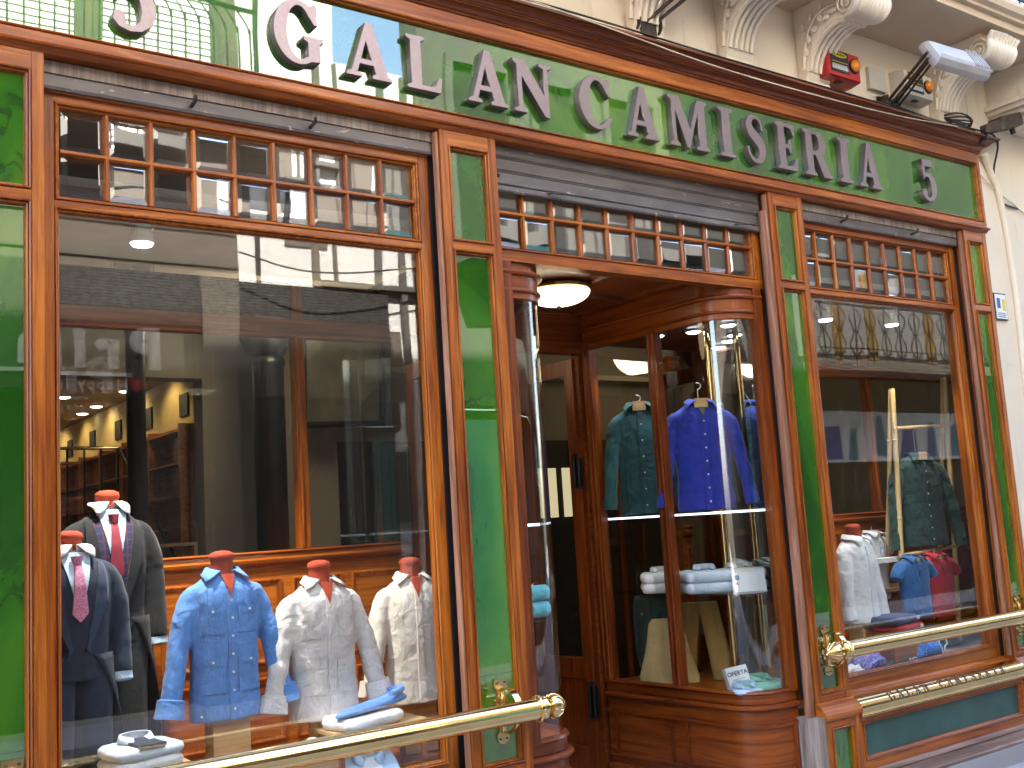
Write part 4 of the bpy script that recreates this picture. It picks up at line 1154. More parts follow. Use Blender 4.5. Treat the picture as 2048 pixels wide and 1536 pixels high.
for k in range(14):
    x = 0.7 + k * 0.13
    MB().tube([(x, 4.6, 1.3), (x, 4.6, 2.39)], 0.009, 6).build('baluster', M['iron'], t)
m = MB(); m.tube([(2.4, 4.6, 2.4), (2.5, 4.2, 1.9), (2.62, 3.9, 1.5)], 0.014, 8); m.build('handrail', M['iron'], t, 60)
t = thing('counter', 'dark counter with cream boxes inside behind the suits', 'counter')
m = MB(); m.box(1.3, 2.3, 3.9, 4.4, -0.1, 1.30); m.build('cabinet', M['wood_dark'], t)
tag(MB().box(1.55, 1.85, 4.0, 4.25, 1.301, 1.36).build('box', M['f_sand']), 'cream box lying on the dark counter inside', 'box')
def column(label, x, y, r):
    t = thing('iron_column', label, 'column', (x, y, -0.12), 0, 'black iron columns inside the shop')
    m = MB(); m.lathe([(r * 1.5, 0), (r * 1.5, 0.12), (r, 0.18), (r, 2.95), (r * 1.1, 2.97), (r * 1.1, 3.0), (r, 3.02), (r * 2.0, 3.20), (r * 2.2, 3.5)], seg=20); m.build('shaft', M['column'], t, 40)
column('slim black iron column behind the suits, left of the two', 1.80, 2.0, 0.055)
column('thick black iron column right of the pale wall', 3.02, 2.95, 0.115)
t = thing('picture', 'large dark framed picture leaning from the wall behind the shirts', 'picture', (3.66, 3.02, 2.82)); t.rotation_euler = (math.radians(9), 0, math.radians(-14))
MB().frame(-0.28, 0.28, -0.37, 0.37, [(-0.05, 0.02), (-0.05, -0.015), (-0.02, -0.03), (0, -0.005), (0, 0.01)]).build('frame', M['iron'], t)
m = MB(); m.box(-0.28, 0.28, 0.0, 0.008, -0.37, 0.37); m.build('canvas', plain('dim_canvas', (0.07, 0.065, 0.045), 0.4, 0, 0.5, 5), t)
point('shop_light', (3.0, 2.35, 3.0), 2.0, (1.0, 0.84, 0.56), 0.2)
point('shop_light', (7.2, 2.7, 3.1), 0.9, (1.0, 0.78, 0.46), 0.2)
t = thing('shelf_unit', 'low wooden shelf with folded coloured shirts inside, behind the black suit', 'shelf', (2.0, 2.3, 1.38))
m = MB(); m.box(-0.25, 0.25, 0, 0.25, 0.0, 0.02); m.box(-0.25, 0.25, 0.0, 0.25, 0.20, 0.22); m.box(0.23, 0.25, 0, 0.25, 0.021, 0.199); m.box(-0.25, -0.23, 0, 0.25, 0.021, 0.199); m.build('case', M['pine'], t)
for x, mt, lb in ((-0.15, 'f_green', 'folded green cloth on the low shelf inside'), (0.03, 'f_red', 'folded red cloth on the low shelf inside'), (0.15, 'f_sand', 'folded cream cloth on the low shelf inside')):
    tag(MB().sphere((2.0 + x, 2.42, 1.435), 0.07, 10, 6, (1, 1.2, 0.45)).build('folded_cloth', M[mt], None, 60), lb, 'folded cloth')
# glowing doorway panels and rails far inside the entrance
t = thing('wall_cupboard', 'dark back-wall cupboard with glowing cream panels seen through the doorway', 'cupboard')
MB().box(3.85, 9.2, 3.80, 3.945, -0.1, 2.36).build('case', M['dark_shop'], t)
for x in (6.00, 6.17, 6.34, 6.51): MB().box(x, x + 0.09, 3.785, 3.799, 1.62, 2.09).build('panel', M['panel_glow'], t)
for x in (4.3, 5.0, 5.7, 6.1, 6.45, 7.0, 7.6): MB().box(x, x + 0.05, 3.77, 3.7995, -0.1, 2.36).build('upright', M['wood_shaded'], t)
# wood partitions closing the window bays
def partition(label, x0, x1, y, zr, zb, posts):
    t = thing('window_partition', label, 'partition')
    m = MB()
    m.box(x0, x1, y + 0.0, y + 0.05, 0.45, zr - 0.07); po = m.build('wainscot', M['wood_h'], t)
    n = max(2, round((x1 - x0) / 0.36))
    for k in range(n):
        a = x0 + (x1 - x0) * k / n + 0.03; b = x0 + (x1 - x0) * (k + 1) / n - 0.03
        for z0, z1 in ((0.55, 0.88), (0.95, zr - 0.14)):
            MB().frame(a, b, z0, z1, [(0, y - 0.001), (0.004, y - 0.012), (0.012, y - 0.012), (0.02, y - 0.004), (0.03, y - 0.001)]).build('panel', M['wood_v'], po, 30)
    m = MB(); m.prism([(y + 0.06, zr - 0.0695), (y - 0.012, zr - 0.0695), (y - 0.03, zr - 0.055), (y - 0.034, zr - 0.04), (y - 0.018, zr - 0.03), (y - 0.014, zr - 0.012), (y - 0.03, zr - 0.004), (y - 0.02, zr + 0.004), (y + 0.06, zr + 0.004)], 'x', x0, x1)
    m.build('rail', M['wood_h'], t, 30)
    m = MB(); m.prism([(y + 0.05, zb), (y - 0.012, zb), (y - 0.022, zb + 0.015), (y - 0.008, zb + 0.03), (y - 0.008, zb + 0.075), (y - 0.02, zb + 0.085), (y - 0.02, zb + 0.10), (y + 0.05, zb + 0.10)], 'x', x0, x1)
    m.build('beam', M['wood_h'], t, 30)
    for x in posts:
        MB().box(x - 0.03, x + 0.03, y - 0.011, y + 0.05, zb + 0.1005, zb + 0.30).build('post', M['wood_v'], t)
        m = MB(); m.box(x - 0.03, x + 0.03, y - 0.013, y + 0.05, zr + 0.005, zb - 0.001)
        m.tube([(x - 0.012, y - 0.015, zr + 0.01), (x - 0.012, y - 0.015, zb)], 0.010, 8)
        m.build('post', M['wood_v'], t, 40)
    MB().box(x0, x1, y + 0.02, y + 0.026, zr + 0.0045, zb - 0.0005).build('pane', M['glass_clear'], t)
    return t
pt = partition('panelled mahogany partition with reeded glass band behind the left window', 0.56, 3.02, 1.10, 1.525, 2.69, (2.43,))
m = MB()
rows = []
for k in range(61):
    z = 2.802 + k * 0.20 / 60
    rows.append([(0.56, 1.122 - 0.011 * abs(math.sin(k * math.pi / 5)), z), (3.02, 1.122 - 0.011 * abs(math.sin(k * math.pi / 5)), z)])
M['reeded'] = plain('reeded_glass', (0.24, 0.22, 0.18), 0.06, 0, 0.3, 25, 0.5, 14, 0.8)
m.sheet(rows); m.build('reeded_band', M['reeded'], pt, 60, solid=0.004)
partition('panelled mahogany partition with glass upper half behind the right window', 5.25, 9.4, 1.10, 1.50, 2.60, (6.05, 7.5))
tag(MB().box(0.56, 3.02, 0.15, 1.099, 0.42, 0.46).build('window_floor', M['wood_h']), 'varnished wooden floor board of the left display window', 'display floor')
tag(MB().box(5.3, 9.4, 0.15, 1.099, 0.42, 0.46).build('window_floor', M['stone']), 'pale floor board of the right display window', 'display floor')
# ------------------------------------------------------------------ garments
def se(a, b, th, n=2.4):
    c, s = math.cos(th), math.sin(th)
    return (a * math.copysign(abs(c) ** (2 / n), c), b * math.copysign(abs(s) ** (2 / n), s))

class Torso:
    # local frame: x across, -y to the front, z up from the hem; tab = [(t, half width, half depth)]
    def __init__(s, tab, H, seed=0, amp=0.005, lean=0.0):
        s.wa = [(t, a) for t, a, b in tab]; s.wb = [(t, b) for t, a, b in tab]; s.H = H; s.seed = seed; s.amp = amp
    def off(s, x, y, z):
        q = Vector((x * 6 + s.seed, y * 6 - s.seed, z * 4.5))
        n = noise.noise(q) * 0.7 + noise.noise(q * 2.7) * 0.4
        fold = math.sin(x * 34 + 3 * noise.noise(Vector((x * 3, s.seed, z * 2)))) * 0.25 * max(0, 0.55 - z / s.H)
        return s.amp * (n + fold)
    def ab(s, t): return interp(s.wa, t), interp(s.wb, t)
    def pt(s, th, t):
        a, b = s.ab(t)
        x, y = se(a, b, th)
        k = 1 + s.off(x, y, t * s.H) / max(0.06, math.hypot(x, y))
        return (x * k, y * k, t * s.H)
    def front(s, x, z, d=0.0):
        t = z / s.H
        a, b = s.ab(t)
        u = min(0.98, abs(x) / a)
        y = -b * (1 - u ** 2.4) ** (1 / 2.4)
        k = 1 + s.off(x, y, z) / max(0.06, math.hypot(x, y))
        return (x * k, y * k - d, z)
    def shell(s, m, n=48, rows=34, t0=0.0, t1=1.0, th0=None, th1=None):
        rings = []
        for i in range(rows + 1):
            t = lerp(t0, t1, i / rows)
            rings.append([s.pt(2 * math.pi * k / n, t) for k in range(n)])
        m.loft(rings, True, True, True)
    def patch(s, m, xl, xr, z0, z1, d, nz=16, nx=8):
        # raised cloth piece between two edges xl(z), xr(z)
        rows = []
        for i in range(nz + 1):
            z = lerp(z0, z1, i / nz)
            a, b = xl(z), xr(z)
            row = [s.front(a, z, -0.002)]
            for k in range(nx + 1):
                x = lerp(a, b, k / nx)
                row.append(s.front(x, z, d))
            row.append(s.front(b, z, -0.002))
            rows.append(row)
        m.sheet(rows)

def sleeve(m, T, side, path, rad, seed=0, wr=0.004, cup=True):
    P = crom(path, 5)
    rings = []
    n = len(P)
    for i, p in enumerate(P):
        d = (P[min(i + 1, n - 1)] - P[max(i - 1, 0)]).normalized()
        u = Vector((0, 1, 0)); u = (u - d * u.dot(d)).normalized(); w = d.cross(u)
        t = i / (n - 1) * (len(rad) - 1); a = min(int(t), len(rad) - 2); r = lerp(rad[a], rad[a + 1], t - a)
        ring = []
        for k in range(18):
            th = 2 * math.pi * k / 18
            q = p + u * math.cos(th) * r * 1.05 + w * math.sin(th) * r * 0.88
            nz = noise.noise(Vector((q.x * 9 + seed, q.y * 9, q.z * 13))) + 0.6 * noise.noise(Vector((q.x * 20, q.y * 20 + seed, q.z * 26)))
            ring.append(tuple(p + (q - p) * (1 + wr * nz / r)))
        rings.append(ring)
    m.loft(rings)
    return P

def collar(m, z, r=0.066, gap=30, drop=0.055, cy=0.0, point=0.085, back=0.045, spread=0.012, T=None, lift=0.006):
    rows = [[], [], [], [], []]
    for k in range(41):
        u = k / 40 * 2 - 1                            # -1 .. 1 round the back
        f = abs(u) ** 2.5
        def P(g, rr, zz):
            th = math.radians(90 + u * (180 - g))    # 90 deg = back (+y)
            x, y = rr * math.cos(th), cy + rr * math.sin(th)
            if T is not None:
                for _ in range(60):                  # lie on the cloth below, never inside it
                    a, b = T.ab(min(1.0, max(0.0, (zz - lift) / T.H)))
                    if (abs(x) / (a + lift)) ** 2.4 + (abs(y) / (b + lift)) ** 2.4 > 1.0 or zz > T.H * 1.02: break
                    zz += 0.003
            return (x, y, zz)
        rt = r * (1 + 0.04 * f)
        rows[0].append(P(gap, rt * 1.02, z - 0.035)); rows[0][-1] = rows[0][-1][:2] + (z - 0.035,)
        rows[1].append(P(gap, rt * 0.99, z + 0.012 - 0.020 * f))
        rows[2].append(P(gap + 2, rt + spread * 0.5, z + 0.011 - 0.024 * f))
        ro = rt + spread + 0.038 * f
        dz = back * (1 - f) + point * f
        rows[3].append(P(gap + 16 * f, (rt + spread * 0.5 + ro) / 2 + .004, z + 0.010 - dz * 0.48))
        rows[4].append(P(gap + 30 * f, ro, z + 0.010 - dz))
    m.sheet(rows)

def neck(root, z, r=0.050, cap=True):
    m = MB()
    m.lathe([(r * 1.25, z - 0.12), (r * 1.05, z - 0.04), (r, z), (r * 0.98, z + 0.030), (r * 1.06, z + 0.035), (r * 1.10, z + 0.040), (r * 1.10, z + 0.050), (r * 1.0, z + 0.062), (r * 0.6, z + 0.071), (0, z + 0.074)], seg=32)
    return m.build('neck', M['velvet'], root, 50)

SH = [(0.0, .160, .108), (.12, .158, .105), (.30, .150, .100), (.5, .153, .103), (.68, .160, .108), (.80, .162, .105), (.88, .156, .095), (.925, .136, .084), (.96, .100, .072), (1.0, .064, .062)]
CRUMPLE = bpy.data.textures.new('crumple', 'CLOUDS'); CRUMPLE.noise_scale = 0.055; CRUMPLE.noise_depth = 3
def drape(o, vox=0.0075, it=6, amp=0.010):
    # body and sleeves flow into one cloth surface, then crease
    r = o.modifiers.new('cloth', 'REMESH'); r.mode = 'VOXEL'; r.voxel_size = vox; r.use_smooth_shade = True
    q = o.modifiers.new('soften', 'SMOOTH'); q.iterations = it; q.factor = 0.5
    d = o.modifiers.new('creases', 'DISPLACE'); d.texture = CRUMPLE; d.strength = amp; d.mid_level = 0.5; d.texture_coords = 'LOCAL'
def shirt(root, mat, L=0.66, wide=1.0, deep=1.0, seed=1, amp=0.007, buttons=7, bmat='f_white', cuff='turn', sl=True, collar_mat=None, open_neck=True, pockets=(), splay=0.05, armlen=0.60, skin='velvet', placket=True, armfwd=0.04):
    tab = [(t, a * wide, b * deep) for t, a, b in SH]
    T = Torso(tab, L, seed, amp)
    m = MB(); T.shell(m)
    ends = []
    if sl:
        for s in (-1, 1):
            P = sleeve(m, T, s, [(s * .085 * wide, 0, L * .89), (s * .146 * wide, 0, L * .845), (s * (.174 * wide + .1 * splay), -.006, L * .71), (s * (.192 * wide + .45 * splay), -.5 * armfwd, L * .45), (s * (.200 * wide + splay), -armfwd, L * .90 - armlen)],
                       [.044, .054, .057, .052, .047], seed + s, 0.009)
            ends.append((P[-1], (P[-1] - P[-3]).normalized()))
    body = m.build('shirt_body', M[mat], root, 70)
    drape(body, amp=amp * 1.3)
    if placket:
        m = MB(); T.patch(m, lambda z: -0.017, lambda z: 0.017, 0.004, L * .90, 0.0065, 26, 4); m.build('placket', M[mat], root, 60)
    for (x, z, w, h) in pockets:
        m = MB(); T.patch(m, lambda q, x=x, w=w: x - w / 2, lambda q, x=x, w=w: x + w / 2, z, z + h, 0.0055, 8, 6)
        po = m.build('pocket', M[mat], root, 60)
        m = MB(); T.patch(m, lambda q, x=x, w=w: x - w / 2 - .002, lambda q, x=x, w=w: x + w / 2 + .002, z + h - 0.032, z + h, 0.0085, 4, 6); m.build('flap', M[mat], po, 60)
    for e, d in ends:
        c = MB()
        if cuff == 'turn':
            q0 = e - d * 0.065
            c.tube([q0, q0 + d * 0.004, e - d * 0.02, e + d * 0.016, e + d * 0.018, e - d * 0.03], [.050, .0605, .0615, .066, .058, .042], 20)
        else:
            q0 = e - d * 0.01
            c.tube([q0 - d * 0.03, q0, q0 + d * 0.05, q0 + d * 0.052, q0 + d * 0.01], [.046, .048, .047, .042, .03], 20)
        c.build('cuff', M[mat], root, 60)
    if open_neck:
        m = MB(); T.patch(m, lambda z: -0.030 * max(0.02, (z - L * .84) / (L * .16)), lambda z: 0.036 * max(0.02, (z - L * .84) / (L * .16)), L * .84, L * 1.0, 0.009, 10, 6)
        m.build('neck_opening', M[skin], root, 60)
    m = MB(); collar(m, L * 1.0 + 0.020, r=0.062, gap=24 if open_neck else 9, point=0.085, back=.05, spread=.024, T=T, lift=.011)
    m.build('collar', M[collar_mat or mat], root, 60, solid=0.004)
    for k in range(buttons):
        z = L * (.82 - k * .78 / max(1, buttons - 1) * 0.95)
        p = T.front(0.002, z, 0.010)
        m = MB(); m.lathe([(0.0058, -0.001), (0.0058, 0.001), (0.0045, 0.002), (0.0, 0.0015)], (0, 0, 0), 'y', 12)
        o = m.build('button', M[bmat], root, 0, p)
    return T

def bust(label, cat, x, y, z, rz, **kw):
    t = thing('dress_form', label, cat, (x, y, z), rz)
    T = shirt(t, **kw)
    L = kw.get('L', .66)
    neck(t, L * 1.0 + 0.03)
    return t, T, L
# left window -------------------------------------------------------
PK = [(-.085, .375, .095, .115), (.085, .375, .095, .115), (-.087, .12, .115, .15), (.087, .12, .115, .15)]
t, T, L = bust('bright blue linen four-pocket shirt on a red velvet bust', 'dress form', 1.735, .47, .815, 0, mat='f_blue', L=.635, wide=1.0, seed=3, amp=.005, pockets=PK, splay=.065, armlen=.52, armfwd=.05)
for x, z in ((-.085, .475), (.085, .475), (-.087, .255), (.087, .255), (-.105, .575), (.105, .575), (-.135, .03)):
    m = MB(); m.lathe([(0.0058, -0.001), (0.0058, 0.001), (0.0045, 0.002), (0.0, 0.0015)], (0, 0, 0), 'y', 12)
    m.build('button', M['f_white'], t, 0, T.front(x, z, 0.015))
for s in (-1, 1):
    m = MB(); T.patch(m, lambda z, s=s: s * .088 - .013, lambda z, s=s: s * .088 + .013, .46, .58, .006, 10, 3); m.build('shoulder_tab', M['f_blue'], t, 60)
m = MB(); m.box(-.075, .095, -.05, .06, -.348, 0.0); m.build('stand', M['pine'], t)
t, T, L = bust('creased oatmeal linen shirt on a red velvet bust, right of the blue shirt', 'dress form', 2.205, .45, .745, 0, mat='f_lin', L=.63, wide=1.04, seed=11, amp=.010, pockets=PK, splay=.065, armlen=.49, bmat='f_lin', armfwd=.05)
m = MB(); m.box(-.06, .07, -.05, .05, -.278, 0.0); m.build('stand', M['pine'], t)
t, T, L = bust('cream white shirt on a red bust half hidden by the door pillar', 'dress form', 2.80, .62, .72, -.15, mat='f_cream', L=.63, wide=1.0, seed=21, amp=.006, splay=.06, armlen=.5, armfwd=.05)
m = MB(); m.box(-.09, .09, -.05, .06, -.25, 0.0); m.build('stand', M['pine'], t)

def tails(label, x, y, z, rz, jac, lap, vest, trou, tie, H=1.40, seed=2, wide=1.0):
    # morning suit on a headless form: trousers, cut-away coat, waistcoat, shirt and tie
    t = thing('dress_form', label, 'dress form', (x, y, z), rz)
    zs = H - 0.10                                    # shoulder base of neck
    k = zs
    tab = [(0.0, .10, .09), (.48, .178, .112), (.54, .176, .114), (.62, .160, .105), (.70, .164, .108), (.80, .178, .116), (.87, .180, .114), (.915, .174, .102), (.945, .150, .088), (.972, .104, .074), (1.0, .064, .062)]
    tab = [(a, b * wide, c) for a, b, c in tab]
    T = Torso(tab, k, seed, 0.004)
    m = MB(); T.shell(m, 48, 30, .53, 1.0)
    arms = []
    for s in (-1, 1):
        P = sleeve(m, T, s, [(s * .09 * wide, 0, .94 * k), (s * .160 * wide, 0, .905 * k), (s * .200 * wide, -.005, .82 * k), (s * .215 * wide, -.015, .68 * k), (s * .215 * wide, -.055, .535 * k)], [.042, .058, .062, .055, .046], seed + s, 0.005)
        arms.append((P[-1], (P[-1] - P[-3]).normalized()))
    drape(m.build('coat', M[jac], t, 70), .0075, 5, .005)
    # skirts of the coat sweeping back
    rows = []
    for i in range(19):
        u = i / 18
        zz = lerp(.62, .16, u) * k
        op = lerp(16, 96, u ** 0.75)
        row = []
        for j in range(31):
            th = math.radians(-90 + op + (360 - 2 * op) * j / 30)
            a, b = .186 * wide + .050 * u, .118 + .045 * u
            px, py = se(a, b, th, 2.3)
            f = 1 + 0.03 * u * math.sin(j * 1.1 + seed)
            row.append((px * f, py * f, zz))
        rows.append(row)
    m = MB(); m.sheet(rows); m.build('coat_tail', M[jac], t, 70, solid=0.006)
    m = MB()
    for s in (-1, 1):
        rings = []
        for i in range(15):
            u = i / 14
            zz = lerp(.60, 0.02, u) * k
            cx = s * lerp(.075, .085, u); a = lerp(.098, .075, u); b = lerp(.105, .085, u)
            ring = []
            for j in range(22):
                px, py = se(a, b, 2 * math.pi * j / 22, 2.2)
                crease = -0.010 if abs(px) < 0.012 and py < 0 else 0
                ring.append((cx + px, py + crease + 0.004 * noise.noise(Vector((px * 9, zz * 5, seed))), zz))
            rings.append(ring)
        m.loft(rings)
    m.build('trousers', M[trou], t, 60)
    vz0 = .585 * k
    def jx(z): return lerp(.030, .100, min(1, max(0, (z - .64 * k) / (.33 * k)))) if z > .64 * k else lerp(.085, .030, max(0, (z - vz0) / (.055 * k)))
    m = MB(); T.patch(m, lambda z: -jx(z), lambda z: jx(z), vz0, .95 * k, 0.008, 24, 8); m.build('waistcoat', M[vest], t, 60)
    sz = .755 * k
    def sx(z): return max(.002, lerp(.002, .070, (z - sz) / (1.0 * k - sz)))
    m = MB(); T.patch(m, lambda z: -sx(z), lambda z: sx(z), sz, .995 * k, 0.012, 18, 6); m.build('shirt_front', M['f_sky'], t, 60)
    tz = .742 * k
    def tx(z):
        u = (z - tz) / (.955 * k - tz)
        return lerp(.002, .033, min(1, u / .14)) if u < .14 else lerp(.033, .014, (u - .14) / .86)
    m = MB(); T.patch(m, lambda z: -tx(z), lambda z: tx(z), tz, .955 * k, 0.019, 22, 6)
    q = T.front(0, .962 * k, 0.022)
    m.loft([[(q[0] + a * w_, q[1] + d, q[2] + zz) for a, d in ((-1, .010), (-.8, -.006), (0, -.012), (.8, -.006), (1, .010))] for w_, zz in ((.016, -.022), (.020, -.004), (.027, .020))], False, False, False)
    m.build('tie', M[tie], t, 60)
    m = MB()
    for s in (-1, 1):
        def inn(z, s=s): return s * max(.012, jx(z) - .004)
        def out(z, s=s):
            u = (z - .63 * k) / (.32 * k)
            return s * (jx(z) + lerp(.008, .060, min(1, u / .62)) * (1 if u < .64 else max(.35, 1 - (u - .64) * 1.6)))
        f = (lambda z: min(inn(z), out(z))); g = (lambda z: max(inn(z), out(z)))
        T.patch(m, f, g, .63 * k, .955 * k, 0.014, 24, 4)
    m.build('lapel', M[lap], t, 60)
    m = MB(); m.lathe([(0.009, -0.002), (0.009, 0.002), (0, 0.003)], (0, 0, 0), 'y', 12); m.build('button', M['black_print'], t, 0, T.front(0.022, .63 * k, .012))
    for e, d in arms:
        m = MB(); m.tube([e - d * .02, e + d * .028, e + d * .030, e - d * .01], [.040, .041, .035, .03], 18); m.build('cuff', M['f_sky'], t, 60)
    m = MB(); collar(m, 1.0 * k + .018, r=.058, gap=8, point=.080, spread=.022, T=T, lift=.020); m.build('shirt_collar', M['f_white'], t, 60, solid=0.004)
    neck(t, 1.0 * k + .012)
    m = MB(); m.lathe([(0.14, 0.0), (0.14, 0.012), (0.02, 0.02), (0.02, 0.4)], seg=20); m.build('base', M['iron'], t, 40)
    return t
tails('navy morning suit with pale pink tie on a red-necked form', 1.085, .50, .46, .10, 'f_navy', 'f_navy_lapel', 'f_navy', 'f_navy', 'tie_pink', 1.235, 2, .92)
tails('black tailcoat with wine red tie and blue checked waistcoat on a taller form', 1.335, .86, .46, .05, 'f_black', 'f_black_lapel', 'f_check', 'f_grey', 'tie_wine', 1.42, 7, .98)

def folded(label, x, y, z, rz, mat, w=.24, d=.30, h=.045, layers=1, collar_mat=None, seed=0, cat='folded shirt', group=None, fold=True, tilt=0.0):
    t = thing('folded_shirt', label, cat, (x, y, z), rz, group)
    t.rotation_euler = (tilt, 0, rz)
    rnd = random.Random(seed)
    for k in range(layers):
        m = MB(); rings = []
        hh = h / layers
        for zz, ins in ((0, .012), (.18, .002), (.5, -.003), (.8, .002), (1, .016)):
            ring = []
            for j in range(36):
                px, py = se(w / 2 - ins, d / 2 - ins, 2 * math.pi * j / 36, 6)
                n = noise.noise(Vector((px * 9 + seed, py * 9 + k, zz)))
                ring.append((px * (1 + .03 * n), py * (1 + .03 * n), k * hh + zz * hh * 0.98 + .006 * n * (1 if zz > .4 else 0)))
            rings.append(ring)
        m.loft(rings)
        m.build('fold', M[mat[k % len(mat)] if isinstance(mat, tuple) else mat], t, 70)
    if fold:
        m = MB(); rows = [[], [], [], []]
        zc = h
        for k in range(25):
            u = k / 24 * 2 - 1
            th = math.radians(90 + u * 158)
            f = abs(u) ** 3
            r = .058
            cx, sy = math.cos(th), math.sin(th)
            rows[0].append((r * cx, d * .20 + r * .72 * sy, zc - .004))
            rows[1].append((r * 1.0 * cx, d * .20 + r * .74 * sy, zc + .034 - .014 * f))
            rows[2].append((r * 1.12 * cx, d * .20 + r * .84 * sy, zc + .034 - .018 * f))
            rows[3].append((r * (1.2 + .45 * f) * cx, d * .20 + r * (.95 + .6 * f) * sy, zc + .006 - .001 * f))
        m.sheet(rows); m.build('collar', M[collar_mat or (mat[-1] if isinstance(mat, tuple) else mat)], t, 60, solid=.005)
        m = MB(); m.box(-.012, .012, -d * .45, d * .06, h - .002, h + .004); m.build('placket', M[mat[-1] if isinstance(mat, tuple) else mat], t)
    return t
tw = folded('folded white shirt with navy waistcoat panel below the tailcoats', 1.31, .30, .70, .12, ('f_white', 'f_paleblue'), .29, .25, .095, 2, seed=4)
m = MB(); m.box(-.055, .055, -.132, .07, .092, .106); m.build('dark_front', M['f_navy'], tw)
tag(MB().box(1.10, 1.50, .17, .44, .655, .699).build('display_stand', M['pine']), 'low wooden riser under the folded white shirt', 'riser')
tag(MB().box(1.18, 1.42, .2, .4, .461, .654).build('riser_foot', M['pine']), 'pale wooden block carrying the low riser below the tailcoats', 'block')
folded('white folded shirt carrying a bright blue rolled shirt', 2.31, .26, .715, .25, 'f_white', .34, .24, .055, 1, seed=5, fold=False)
t = thing('rolled_shirt', 'bright blue rolled shirt lying on the white folded shirt', 'folded shirt', (2.34, .25, .772), .30)
m = MB(); m.tube(crom([(-.19, -.03, .0), (-.08, -.01, .012), (.03, 0, .022), (.13, .01, .034), (.19, .02, .03)], 5), [.014, .026, .030, .034, .036, .032], 14) if False else m.loft([[(x, .055 * math.cos(a) * s, .022 * s + .022 * math.sin(a) * s + zz) for a in [2 * math.pi * q / 14 for q in range(14)]] for x, s, zz in ((-.20, .35, 0), (-.16, .75, 0), (-.06, .95, 0), (.05, 1.0, .006), (.13, 1.1, .012), (.17, 1.2, .016), (.20, .9, .018))])
m.build('roll', M['f_blue'], t, 70)
m = MB(); m.tube(crom([(.08, -.06, .07), (.16, -.045, .075), (.205, .0, .075), (.17, .05, .07)], 4), [.012, .018, .018, .012], 10); m.build('collar', M['f_blue'], t, 60)
st = thing('display_stand', 'small wooden stand under the white and blue shirts', 'stand', (2.36, .27, .46))
m = MB(); m.box(-.24, .24, -.12, .12, .238, .254); m.build('top', M['pine'], st)
for x in (-.22, .20):
    for y in (-.11, .09):
        MB().box(x, x + .022, y, y + .02, 0, .2375).build('leg', M['wood_h'], st)
m = MB(); m.box(-.198, .20, -.11, -.095, .05, .07); m.build('stretcher', M['wood_h'], st)
tsky = folded('pale blue folded shirt with white front, behind the brass rail', 2.30, .21, .47, -.25, 'f_sky', .26, .22, .10, 2, seed=9, tilt=.35)
m = MB(); m.box(-.04, .045, -.10, .03, .10, .106); m.build('shirt_front', M['f_white'], tsky)
t = thing('cummerbund', 'white collar piece with a black tie band below the linen shirt', 'dress collar', (2.04, .26, .62), .2)
m = MB(); m.loft([[(x, .05 * math.cos(a) * s, .035 * s + .035 * math.sin(a) * s) for a in [2 * math.pi * q / 12 for q in range(12)]] for x, s in ((-.10, .35), (-.05, .9), (.02, 1.15), (.06, 1.0))]); m.build('collar', M['f_white'], t, 70)
m = MB(); m.loft([[(x, .056 * math.cos(a) * s, .036 * s + .04 * math.sin(a) * s) for a in [2 * math.pi * q / 12 for q in range(12)]] for x, s in ((.06, 1.06), (.10, .95))]); m.build('band', M['black_print'], t, 70)
tag(MB().box(1.93, 2.14, .18, .34, .461, .619).build('display_block', M['pine']), 'pale wooden block under the white collar piece', 'block')

# right window ------------------------------------------------------
t, T, L = bust('white crinkled shirt on a bust at the left end of the right window', 'dress form', 6.225, .42, .770, .12, mat='f_white', L=.57, wide=.96, seed=31, amp=.010, cuff='plain', splay=.02, armlen=.44, open_neck=False, buttons=0)
m = MB(); m.box(-.08, .08, -.05, .06, -.30, 0.0); m.build('stand', M['pine'], t)
lad = thing('bamboo_ladder', 'bamboo ladder rack holding hanging shirts in the right window', 'clothes rack')
for xt, xb, zt in ((7.15, 6.92, 2.44), (7.87, 7.60, 2.55)):
    for y0, dx, w_ in ((.58, .0, .020), (.86, .075, .018)):
        p = crom([(xb + dx * 1.4, y0, .46), (lerp(xb, xt, .5) + dx * .8, lerp(y0, .62, .5), 1.45), (xt + dx * .3, .62 + (.03 if dx else 0), zt)], 5)
        m = MB(); m.tube(p, w_, 10)
        for k in (2, 5, 8): m.tube([p[k] - Vector((0, 0, .006)), p[k], p[k] + Vector((0, 0, .006))], [w_, w_ + .004, w_], 10)
        m.build('pole', M['bamboo'], lad, 60)
for z, y, xa, xb in ((2.13, .61, 7.12, 7.84), (1.17, .59, 7.0, 7.70), (.72, .58, 6.94, 7.64)):
    MB().tube([(xa - .03, y, z), (xb + .03, y, z + .03)], .015, 10).build('rung', M['bamboo'], lad, 60)
def hung(label, x, y, z, rz, hook_z, wood_=True, **kw):
    t = thing('hanging_shirt', label, 'hanging shirt', (x, y, z), rz)
    T = shirt(t, **kw)
    L = kw['L']
    m = MB(); m.tube(crom([(-.115 * kw.get('wide', 1), 0, L * .90), (-.06, 0, L * .97), (0, 0, L * 1.02), (.06, 0, L * .97), (.115 * kw.get('wide', 1), 0, L * .90)], 5), .010, 8)
    m.box(-.045, .045, -.069, -.050, L * .95, L * 1.035)
    m.build('hanger', M['pine'] if wood_ else M['white_plastic'], t, 60)
    m = MB(); m.tube([(0, 0, L * 1.02), (0, 0, hook_z - z - .03)] + [(.022 * math.sin(a) , 0, hook_z - z - .008 + .022 * -math.cos(a)) for a in [k * .5 for k in range(8)]], .003, 6); m.build('hook', M['alu'], t, 60)
    return t
